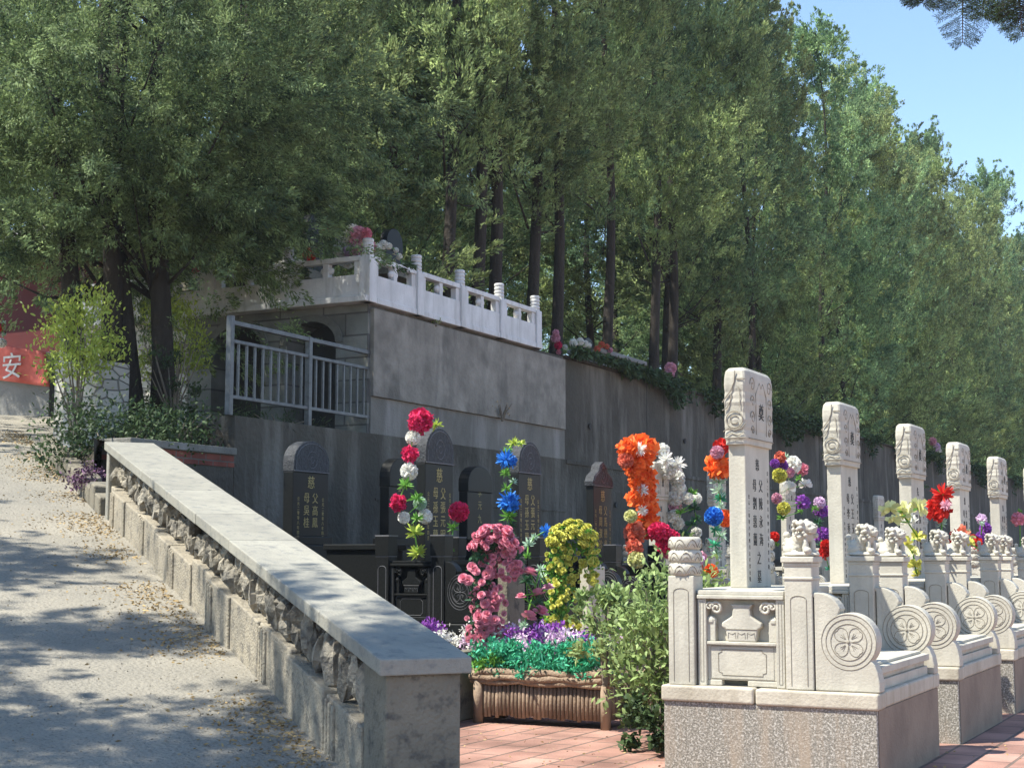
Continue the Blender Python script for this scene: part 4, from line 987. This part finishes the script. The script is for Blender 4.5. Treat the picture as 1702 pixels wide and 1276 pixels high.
# planters
def planter(x0, x1, y0, y1, z0, h, label, seed):
    random.seed(seed)
    t = thing('log_planter', label, 'planter', ((x0+x1)/2, y0, z0)); cx = (x0+x1)/2; W2 = (x1-x0)/2
    m_ = MB(); n = int((x1-x0)/.031)
    for k in range(n):
        x = -W2+.05+(2*W2-.1)*k/(n-1)
        m_.tube([(x, 0.012, .05+random.uniform(-.012,.012)), (x+random.uniform(-.003,.003), .012, h-.09)], random.uniform(.0120,.0145), 8)
    nn = int((y1-y0)/.045)
    for sx in (-1,1):
        for k in range(nn): m_.tube([(sx*(W2-.012), .03+(y1-y0-.06)*k/max(1,nn-1), .05), (sx*(W2-.012), .03+(y1-y0-.06)*k/max(1,nn-1), h-.09)], .021, 8)
    part('log_panel', m_, log_m, t, smooth=True)
    for sx in (-1,1):
        for yy in (0, y1-y0): part('leg', MB().tube([(sx*W2, yy, 0), (sx*W2, yy, h-.06)], .033, 12), log_m, t, smooth=True)
    for zz, r_, off in ((h-.075,.020,-.012),(h-.045,.022,-.02),(h-.012,.024,-.012)):
        pts = lambda y, s: [(-W2-.05+(2*W2+.10)*k/14, y+random.uniform(-.004,.004), zz+.006*math.sin(k*1.3+zz*50)+random.uniform(-.003,.003)) for k in range(15)]
        part('rail', MB().tube(pts(off,1), [r_*random.uniform(.85,1.15) for _ in range(15)], 9), log_top, t, smooth=True)
    part('rail', MB().tube([(-W2-.04, y1-y0+.01, h-.02), (W2+.04, y1-y0+.01, h-.02)], .024, 8), log_top, t, smooth=True)
    for sx in (-1,1): part('rail', MB().tube([(sx*(W2+.01), -.04, h-.03), (sx*(W2+.01), y1-y0+.04, h-.03)], .024, 8), log_top, t, smooth=True)
    part('soil', MB().box(-W2+.02, W2-.02, .03, y1-y0-.02, .06, h-.08), soil, t)
    return t
planter(-4.90, -3.97, 9.0, 9.36, 0, .35, 'brown rustic log planter full of teal foliage, standing on the red paving', 1)
planter(-5.75, -5.02, 9.35, 9.75, 0, .33, 'second log planter mostly hidden behind the grey pillar of the ramp wall', 2)
planter(-3.84, -2.98, 9.25, 9.6, 0, .36, 'third log planter in the shade behind the leafy bush', 3)
def mass(name, label, cat, x0, x1, y0, y1, z0, z1, n, c, Ls, Ws, seed, upb=.6):
    rng = np.random.default_rng(seed)
    ncl = max(6, n//45); cc = np.stack([rng.uniform(x0,x1,ncl), rng.uniform(y0,y1,ncl), z0+(z1-z0)*rng.beta(2,1.6,ncl)],1)
    Pp = cc[rng.integers(0,ncl,n)]+rng.normal(0,.022,(n,3)); D = rng.normal(size=(n,3))+np.array([0,0,upb])
    V, Fc = blades(Pp-np.array([x0,y0,0]), D, rng.normal(size=(n,3)), rng.uniform(*Ls,n), rng.uniform(*Ws,n), .3, .6)
    o = mk(name, np_mesh(name, V, Fc, P[c])); o.location = (x0,y0,0); tag(o, label, cat, kind='stuff'); return o
mass('teal_foliage', 'mass of teal plastic foliage filling the log planter', 'foliage', -4.98, -3.98, 8.95, 9.3, .32, .53, 5200, 'teal', (.02,.045), (.008,.018), 1)
mass('green_foliage', 'bright green foliage at the left end of the log planter', 'foliage', -4.95, -4.7, 8.96, 9.2, .33, .44, 900, 'green', (.02,.04), (.008,.018), 6)
mass('lilac_blossom', 'band of lilac and white blossom behind the teal foliage', 'blossom', -5.3, -4.05, 9.38, 9.7, .40, .60, 4200, 'lilac', (.02,.04), (.01,.02), 2)
mass('white_blossom', 'white blossom mixed through the lilac band', 'blossom', -5.6, -4.2, 9.36, 9.7, .42, .60, 2400, 'white', (.018,.035), (.01,.018), 3)
mass('purple_blossom', 'deep purple tufts in the lilac band', 'blossom', -4.9, -4.5, 9.38, 9.6, .47, .62, 900, 'purple', (.018,.035), (.01,.018), 4)
mass('purple_blossom', 'purple flower heads at the right end of the lilac band', 'blossom', -4.35, -4.15, 9.38, 9.5, .50, .60, 500, 'purple', (.018,.035), (.01,.018), 5)
mass('purple_blossom', 'purple flower heads beside the end of the grey coping', 'blossom', -5.55, -5.45, 9.3, 9.5, .52, .62, 400, 'purple', (.018,.035), (.01,.018), 7)

# ------------------------------------------------------------------ shrubs
def shrub(name, label, loc, H_, Rr, n, lm, Ls, Ws, seed, stems=6, z_low=.25, sx=1, sy=1, stem_m=None, clump=.12, lean=0):
    rng = np.random.default_rng(seed); random.seed(seed)
    t = thing(name, label, 'shrub' if 'shrub' in name or 'bush' in name else 'plant', loc); m_ = MB(); tips = []
    for k in range(stems):
        a = rng.uniform(0,2*PI); r_ = Rr*rng.uniform(.2,.9); h = H_*rng.uniform(.6,.95)
        e_ = Vector((r_*math.cos(a)*sx+lean*h, r_*math.sin(a)*sy, h)); mid = Vector((e_.x*.35, e_.y*.35, h*.5))
        m_.tube([(0,0,0), mid*.5, mid, e_], [.016,.013,.010,.004], 5); tips.append((mid, e_))
    part('stems', m_, stem_m or bark_lt, t)
    ncl = max(12, n//70); th = rng.uniform(0,2*PI,ncl); v = rng.uniform(z_low,1,ncl); rr = Rr*np.sqrt(np.clip(1-((v-.55)/.62)**2,.08,1))*rng.uniform(.35,1,ncl)
    cc = np.stack([rr*np.cos(th)*sx+lean*v*H_, rr*np.sin(th)*sy, v*H_],1)
    i = rng.integers(0,ncl,n); Pp = cc[i]+rng.normal(0,clump,(n,3))*Rr; D = rng.normal(size=(n,3))+cc[i]/max(Rr,.1)*.6+np.array([0,0,.15])
    V, Fc = blades(Pp, D, np.array([0,0,1.])+rng.normal(0,.6,(n,3)), rng.uniform(*Ls,n), rng.uniform(*Ws,n), -.4, .35)
    part_o = mk('foliage', np_mesh('foliage', V, Fc, lm), t); return t
shrub('leafy_bush', 'tall leafy green bush growing between the log planters and the nearest white tomb', (-3.34, 8.4, 0), 1.0, .37, 4300, leaf_bush, (.03,.06), (.014,.028), 11, 16, .2, sx=1.15, sy=.7, clump=.2)
shrub('leafy_bush', 'smaller green shoots left of the leafy bush, beside the yellow roses', (-3.95, 8.95, .28), .60, .22, 1500, leaf_bush, (.03,.06), (.014,.026), 12, 7, .2)
shrub('ivy_plant', 'low dark green plant at the foot of the leafy bush', (-3.25, 8.1, 0), .28, .22, 900, leaf_dk, (.03,.05), (.02,.035), 13, 5, .15)
p = at(128, 700, 1, 11.45)
shrub('lime_shrub', 'sunlit lime-green shrub with a bare forked stem beside the pale stone pier', (p[0], p[1], 2.1), 1.62, .46, 2600, leaf_lime, (.03,.055), (.018,.032), 14, 9, .52, sx=1, sy=.8, clump=.2)
shrub('lime_shrub', 'lime-green shrub showing between the two dark tree trunks', (-11.3, 13.4, 2.35), 1.65, .5, 2600, leaf_lime, (.03,.055), (.016,.028), 15, 7, .45, sx=.8)
p = at(190, 745, 0, -9.95)
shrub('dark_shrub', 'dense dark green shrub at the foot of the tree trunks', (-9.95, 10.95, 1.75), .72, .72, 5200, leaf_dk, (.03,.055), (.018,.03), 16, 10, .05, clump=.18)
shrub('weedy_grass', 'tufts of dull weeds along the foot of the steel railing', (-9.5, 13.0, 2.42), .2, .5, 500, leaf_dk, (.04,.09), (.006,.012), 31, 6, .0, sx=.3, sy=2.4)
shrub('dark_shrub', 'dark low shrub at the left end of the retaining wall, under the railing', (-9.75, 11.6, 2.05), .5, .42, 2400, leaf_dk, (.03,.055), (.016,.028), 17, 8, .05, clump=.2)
shrub('bare_shrub', 'thin dark shrub in front of the crazy-paved wall, left of the railing', (-10.6, 12.6, 2.38), 1.1, .33, 900, leaf_dk, (.03,.05), (.014,.022), 18, 10, .15)
shrub('bed_plant', 'small purple-leaved plants on the bed kerb above the ramp wall', (-9.0, 9.85, 1.62), .22, .3, 900, plum_leaf, (.02,.04), (.012,.022), 19, 4, .1)
shrub('wall_weed', 'green weed sprouting from the top of the pale render panel', (-9.26, 15.9, 3.93), .10, .06, 40, leaf_bush, (.03,.05), (.008,.014), 20, 3, .3)
shrub('wall_weed', 'withered twiggy weed on the ledge above the blue-flowered stele', tuple(at(835,700,0,-9.22)), .25, .2, 70, litter_m, (.02,.04), (.006,.01), 21, 7, .3)

# ------------------------------------------------------------------ trees
def crown_np(H_, Rr, base, nplume, nleaf, seed, Ls, Ws, pl=(.7,1.3), pr=.20, droop=0., top_pow=.8, inner=.35, vb_=(1.1,1.2)):
    rng = np.random.default_rng(seed)
    nb = max(12, nplume//9)
    vb = rng.beta(*vb_, nb); vb[:4] = np.linspace(.80,.99,4)
    pf = lambda q: np.where(q < .22, .62+.38*(q/.22), (np.clip(1-q,0,1)/.78)**top_pow)
    tb_ = (np.arange(nb)*2.39996+rng.uniform(-.5,.5,nb)); lob = 1+.18*np.sin(tb_*2+seed+vb*4)+.10*np.sin(tb_*5+vb*9)
    rb = Rr*pf(vb)*lob*(inner+(1-inner)*np.sqrt(rng.random(nb))); zb = base+(H_-base)*vb
    j = rng.integers(0, nb, nplume); bs = (.22+.30*pf(vb))[j][:,None]*Rr/2.0
    C_ = np.stack([rb*np.cos(tb_), rb*np.sin(tb_), zb],1)[j]+rng.normal(0,1,(nplume,3))*bs*np.array([.8,.8,1.1])
    th = np.arctan2(C_[:,1], C_[:,0]); v = np.clip((C_[:,2]-base)/(H_-base), 0, 1); prof = pf(v)
    A = np.stack([np.cos(th)*(.45+.3*rng.random(nplume)), np.sin(th)*(.45+.3*rng.random(nplume)), (1-.0*droop)*np.where(v<.25, .35-droop, .95)],1)+rng.normal(0,.15,(nplume,3)); A = nrm(A)
    Lp = rng.uniform(*pl, nplume)*(.55+.45*prof)
    i = np.repeat(np.arange(nplume), nleaf); n = len(i); u = rng.beta(1.2,1.3,n)
    # each plume is split into sprigs
    sp = rng.integers(0,9,n); spo = rng.normal(0,1,(nplume,9,3)); su = rng.uniform(0,1,(nplume,9)); u = np.clip(su[i,sp]+rng.normal(0,.06,n),0,1.05)
    rad = pr*(1.15-u)**.7
    off = spo[i,sp]*.75*rad[:,None]+rng.normal(0,.20,(n,3))*rad[:,None]
    Pp = C_[i]+A[i]*((u-.4)*Lp[i])[:,None]+off
    D = A[i]*.8+nrm(off)*.7+rng.normal(0,.35,(n,3))+np.array([0,0,.25-droop])
    V, Fc = kites(Pp, D, rng.uniform(*Ls,n), rng.uniform(*Ws,n), rng)
    return V, Fc, C_
def tree_parts(H_, Rr, base, seed, m_leaf, nplume, nleaf, Ls, Ws, lean=(0,0), r0=.11, stems=1, **kw):
    rng = random.Random(seed); V, Fc, C_ = crown_np(H_, Rr, base, nplume, nleaf, seed, Ls, Ws, **kw)
    V = V.copy(); V[:,0] += lean[0]*V[:,2]; V[:,1] += lean[1]*V[:,2]
    cm = np_mesh('crown', V, Fc, m_leaf)
    tb = MB()
    for s in range(stems):
        ox, oy = (0,0) if stems == 1 else ((-.13,-.07) if s else (.13,.07))
        k = 9; ax = [(ox*(1+.9*j/k)+lean[0]*H_*.92*j/k+.11*math.sin(j*.8+s+seed)-.11*math.sin(s+seed), oy*(1+.9*j/k)+lean[1]*H_*.92*j/k+.11*math.cos(j*.7+seed)-.11*math.cos(seed), -.15+(H_*.92+.15)*j/k) for j in range(k+1)]
        tb.tube(ax, [r0*(1.35 if j == 0 else 1.0)*(1-.88*j/k) for j in range(k+1)], 9)
    idx = rng.sample(range(len(C_)), min(len(C_), 26))
    for q in idx:   # limbs that reach the foliage
        c = C_[q]; z0 = max(base*.75, c[2]-.35*math.hypot(c[0],c[1])*2-.3); f_ = z0/(H_*.92)
        s0 = (lean[0]*z0, lean[1]*z0, z0); e_ = (c[0]+lean[0]*c[2], c[1]+lean[1]*c[2], c[2]); mid = ((s0[0]+e_[0])/2, (s0[1]+e_[1])/2, (s0[2]+e_[2])/2-.12)
        tb.tube([s0, mid, e_], [r0*.24*(1-f_*.6), r0*.13*(1-f_*.5), .005], 5)
    return cm, tb.mesh('trunk', bark, True)
def plant_tree(parts, loc, label, group, rz, sc=1.0, scz=None, name='cypress_tree'):
    t = thing(name, label, 'tree', loc, group, rz); t.scale = (sc, sc, scz or sc)
    mk('crown', parts[0], t); mk('trunk', parts[1], t); return t
LS, WS = (.055,.11), (.024,.044)
far_v = [tree_parts(12, 2.0, 2.6+.5*(i%2), 100+i, (leaf_a, leaf_b, leaf_c, leaf_a, leaf_b)[i], 330, 250, LS, WS, top_pow=.55, pl=(.8,1.5), pr=.22, lean=((i-2)*.006, (i%3-1)*.008)) for i in range(5)]
low_v = [tree_parts(12, 2.3, -.35, 120+i, (leaf_a, leaf_b, leaf_c)[i], 360, 250, LS, WS, top_pow=.5, pl=(.8,1.5), pr=.22) for i in range(3)]
bare_v = [tree_parts(12.5, 2.1, 3.5, 130+i, (leaf_a, leaf_b, leaf_a)[i], 300, 270, (.05,.10), (.020,.036), top_pow=.6, pl=(.7,1.3), lean=((-.01,.0,.02)[i], (-.015,.005,.045)[i]), r0=.125) for i in range(3)]
rg = random.Random(21)
# trees whose bare trunks show behind the balustrade
front = [(742,19.2,0,'cypress with a thick bare dark trunk rising behind the third balustrade post'),
         (785,20.0,1,'cypress with a straight trunk just right of the thick bare trunk behind the balustrade'),
         (812,20.6,2,'cypress with a leaning slender trunk behind the fourth balustrade post'),
         (882,22.0,0,'cypress with a dark trunk right behind the last balustrade post'),
         (918,22.9,2,'cypress with a slightly leaning trunk just past the end of the balustrade'),
         (1003,25.0,1,'cypress with a dark trunk beside the coral flower arch on the terrace'),
         (1085,27.3,0,'cypress whose trunk stands left of the lone pink flower'),
         (1110,28.6,2,'cypress whose trunk stands behind the lone pink flower')]
for i, (px, Y, k, lab) in enumerate(front):
    p = at(px, 560, 1, Y); sc = rg.uniform(.95,1.08)
    plant_tree(bare_v[k], (p[0], Y, 3.9), lab, 'cypresses lining the upper terrace', 0 if k == 2 else rg.uniform(-.3,.3), sc*.9, rg.uniform(1.0,1.1))
# dense front row further along
y = 30.0; i = 0
while y < 112:
    p_low = low_v if y > 33 else far_v
    h = .97+.05*math.sin(y*.7)+rg.uniform(-.09,.09)
    plant_tree(p_low[i%3] if y > 33 else p_low[i%5], (-11.3+rg.uniform(-.5,.5), y, 3.9), 'dense green cypress in the long front row on the terrace above the white graves', 'dense cypresses in the front row on the terrace', rg.uniform(0,6), rg.uniform(.85,1.1), h)
    y += rg.uniform(2.0,2.8)*(1+(y-30)*.008); i += 1
# second and third rows
y = 22.5; i = 0
while y < 100:
    plant_tree(far_v[i%5], (-14.8+rg.uniform(-.8,.8), y, 3.9), 'cypress in the second row, seen behind the trunks of the front row', 'cypresses in the second row', rg.uniform(0,6), rg.uniform(.9,1.15), rg.uniform(.82,.95))
    y += rg.uniform(2.6,3.6)*(1+(y-22)*.012); i += 1
y = 24; i = 0
while y < 95:
    plant_tree((low_v+far_v)[i%8], (-19.5+rg.uniform(-1.5,1.5), y, 4.0), 'cypress in the rearmost row that closes the view behind the terrace', 'cypresses in the rearmost row', rg.uniform(0,6), rg.uniform(1.0,1.3), rg.uniform(.78,.92))
    y += rg.uniform(3.2,4.4); i += 1
# trees behind the marble corner, left of the trunks
for x, y, k in ((-15.2,22.9,0),(-17.5,24,1),(-19.5,23.5,2),(-22,24,0),(-24.5,23,1),(-13.0,20.5,1),(-12.6,18.0,2),(-27,24,2)):
    plant_tree(low_v[k], (x, y, 3.9), 'low-branched cypress filling the gap behind the marble corner', 'cypresses behind the marble corner', rg.uniform(0,6), rg.uniform(.9,1.1), rg.uniform(.7,.9))
# near trees on the bed
NLS, NWS = (.035,.075), (.012,.022)
n1 = tree_parts(9.5, 2.3, 2.2, vb_=(.9,1.35), seed=201, m_leaf=leaf_near, nplume=600, nleaf=440, Ls=NLS, Ws=NWS, r0=.13, stems=2, droop=.45, pl=(.7,1.3), pr=.2, top_pow=.6, inner=.3)
n2 = tree_parts(10.0, 2.4, 2.15, vb_=(.9,1.35), seed=202, m_leaf=leaf_near, nplume=700, nleaf=440, Ls=NLS, Ws=NWS, r0=.135, stems=2, droop=.5, pl=(.7,1.3), pr=.2, top_pow=.6, inner=.3)
n3 = tree_parts(9.5, 2.0, 2.2, 203, leaf_near, 230, 420, NLS, NWS, r0=.12, droop=.2, pl=(.6,1.1), pr=.2, inner=.3)
n4 = tree_parts(9.5, 2.1, 2.4, 206, leaf_near, 210, 420, NLS, NWS, r0=.12, droop=.2, pl=(.6,1.1), pr=.2, inner=.3)
p = at(150, 660, 1, 12.5); plant_tree(n1, (p[0], 12.5, 2.3), 'big cypress with twin dark trunks beside the lime-green shrub and stone pier', 'big cypresses on the planting bed', 0)
p = at(250, 660, 1, 12.9); plant_tree(n2, (p[0], 12.9, 2.35), 'big cypress with twin dark trunks left of the steel railing', 'big cypresses on the planting bed', 0)
p = at(390, 480, 1, 17.6); plant_tree(n1, (p[0], 17.6, 3.95), 'cypress on the marble terrace behind the white rail, its crown joining the near trees', 'big cypresses on the planting bed', 1.9, .8, .8)
p = at(-70, 400, 1, 14.0); plant_tree(n2, (p[0], 14.0, 3.7), 'cypress at the left edge whose crown hangs over the red building', 'big cypresses on the planting bed', 2.5, .85, .9)
# trees that overhang the ramp from the left, outside the frame
for x, y, z, k, sc, lab in ((-5.75,2.0,-.1,0,.92,'cypress standing left of the viewer at the foot of the ramp'), (-7.05,1.95,-.1,1,.80,'cypress overhanging the foot of the ramp from the left'), (-8.7,3.15,.2,0,.82,'cypress overhanging the lower half of the ramp from the left'), (-10.2,4.4,.4,1,.80,'cypress overhanging the upper half of the ramp from the left'), (-12.0,5.5,.8,0,.72,'cypress overhanging the top of the ramp from the left')):
    plant_tree((n3,n4)[k], (x,y,z), lab, 'cypresses left of the ramp', k*1.7+x, sc, sc)
# feathery branch of an off-frame tree at the top right
t = thing('redwood_tree', 'tree right of the frame whose dark feathery branch tips hang into the upper right corner', 'tree', (2.6, 5.4, 0))
tk = MB(); tk.tube([(0,0,0),(0,.03,2.5),(.05,0,5),(0,0,8)], [.16,.13,.1,.04], 10); part('trunk', tk, bark, t, smooth=True)
o0 = Vector((2.6,5.4,0)); st = MB(); Vs = []; Fs = []; b_ = 0; rng = np.random.default_rng(9)
br = [((1600,-60),(1600,72)),((1655,-50),(1672,30)),((1690,-40),(1700,62)),((1560,-40),(1532,6)),((1640,-60),(1633,28)),((1720,-40),(1690,45))]
hub = Vector(at(1850, -160, 1, 4.6))
st.tube([Vector((0.05,0,3.4)), (hub-o0), Vector(at(1640,-90,1,4.6))-o0, Vector(at(1560,-60,1,4.6))-o0], [.05,.03,.015,.008], 6)
for (a_, c_) in br:
    A0 = np.array(at(a_[0],a_[1],1,4.6)); A1 = np.array(at(c_[0],c_[1],1,4.6)); st.tube([Vector(A0)-o0, Vector(A1)-o0], [.004,.0015], 4)
    n = 26
    for k in range(n):
        u = (k+.5)/n; pp = A0+(A1-A0)*u; Lb = .11*(1-u)**.6+.02
        for sgn in (-1,1):
            dr = nrm(rt*sgn*1.0+nrm(A1-A0)*.55+rng.normal(0,.08,3)); q = pp+dr*Lb*u*0
            st.tube([Vector(pp)-o0, Vector(pp+dr*Lb)-o0], [.0012,.0006], 3)
            m = 14; uu = np.linspace(.1,1,m); L0 = pp+np.outer(uu*Lb, dr)
            for s2 in (-1,1):
                dd = nrm(dr*.9+np.cross(dr, fw)*s2*.8); v, f = kites(L0-np.array(o0), np.tile(dd,(m,1))+rng.normal(0,.1,(m,3)), np.full(m,.013), np.full(m,.0022), rng)
                Vs.append(v); Fs.append(f+b_); b_ += len(v)
part('branch', st, bark, t); mk('needles', np_mesh('needles', np.concatenate(Vs), np.concatenate(Fs), leaf_dk), t)
# thin warm-weather haze round the whole place
hz = bpy.data.materials.new('thin summer haze'); hz.use_nodes = True; t_ = hz.node_tree; t_.nodes.clear()
vo = t_.nodes.new('ShaderNodeVolumePrincipled'); vo.inputs['Color'].default_value = (.90,.95,1,1); vo.inputs['Density'].default_value = .0006; vo.inputs['Anisotropy'].default_value = .3
oo = t_.nodes.new('ShaderNodeOutputMaterial'); t_.links.new(vo.outputs[0], oo.inputs['Volume'])
tag(mk('haze', MB().box(-420, 320, -220, 720, -1.6, 24).mesh('haze', hz)), 'thin pale summer haze over the whole cemetery', 'haze', kind='stuff')
for m in list(bpy.data.meshes):
    if m.users == 0: bpy.data.meshes.remove(m)
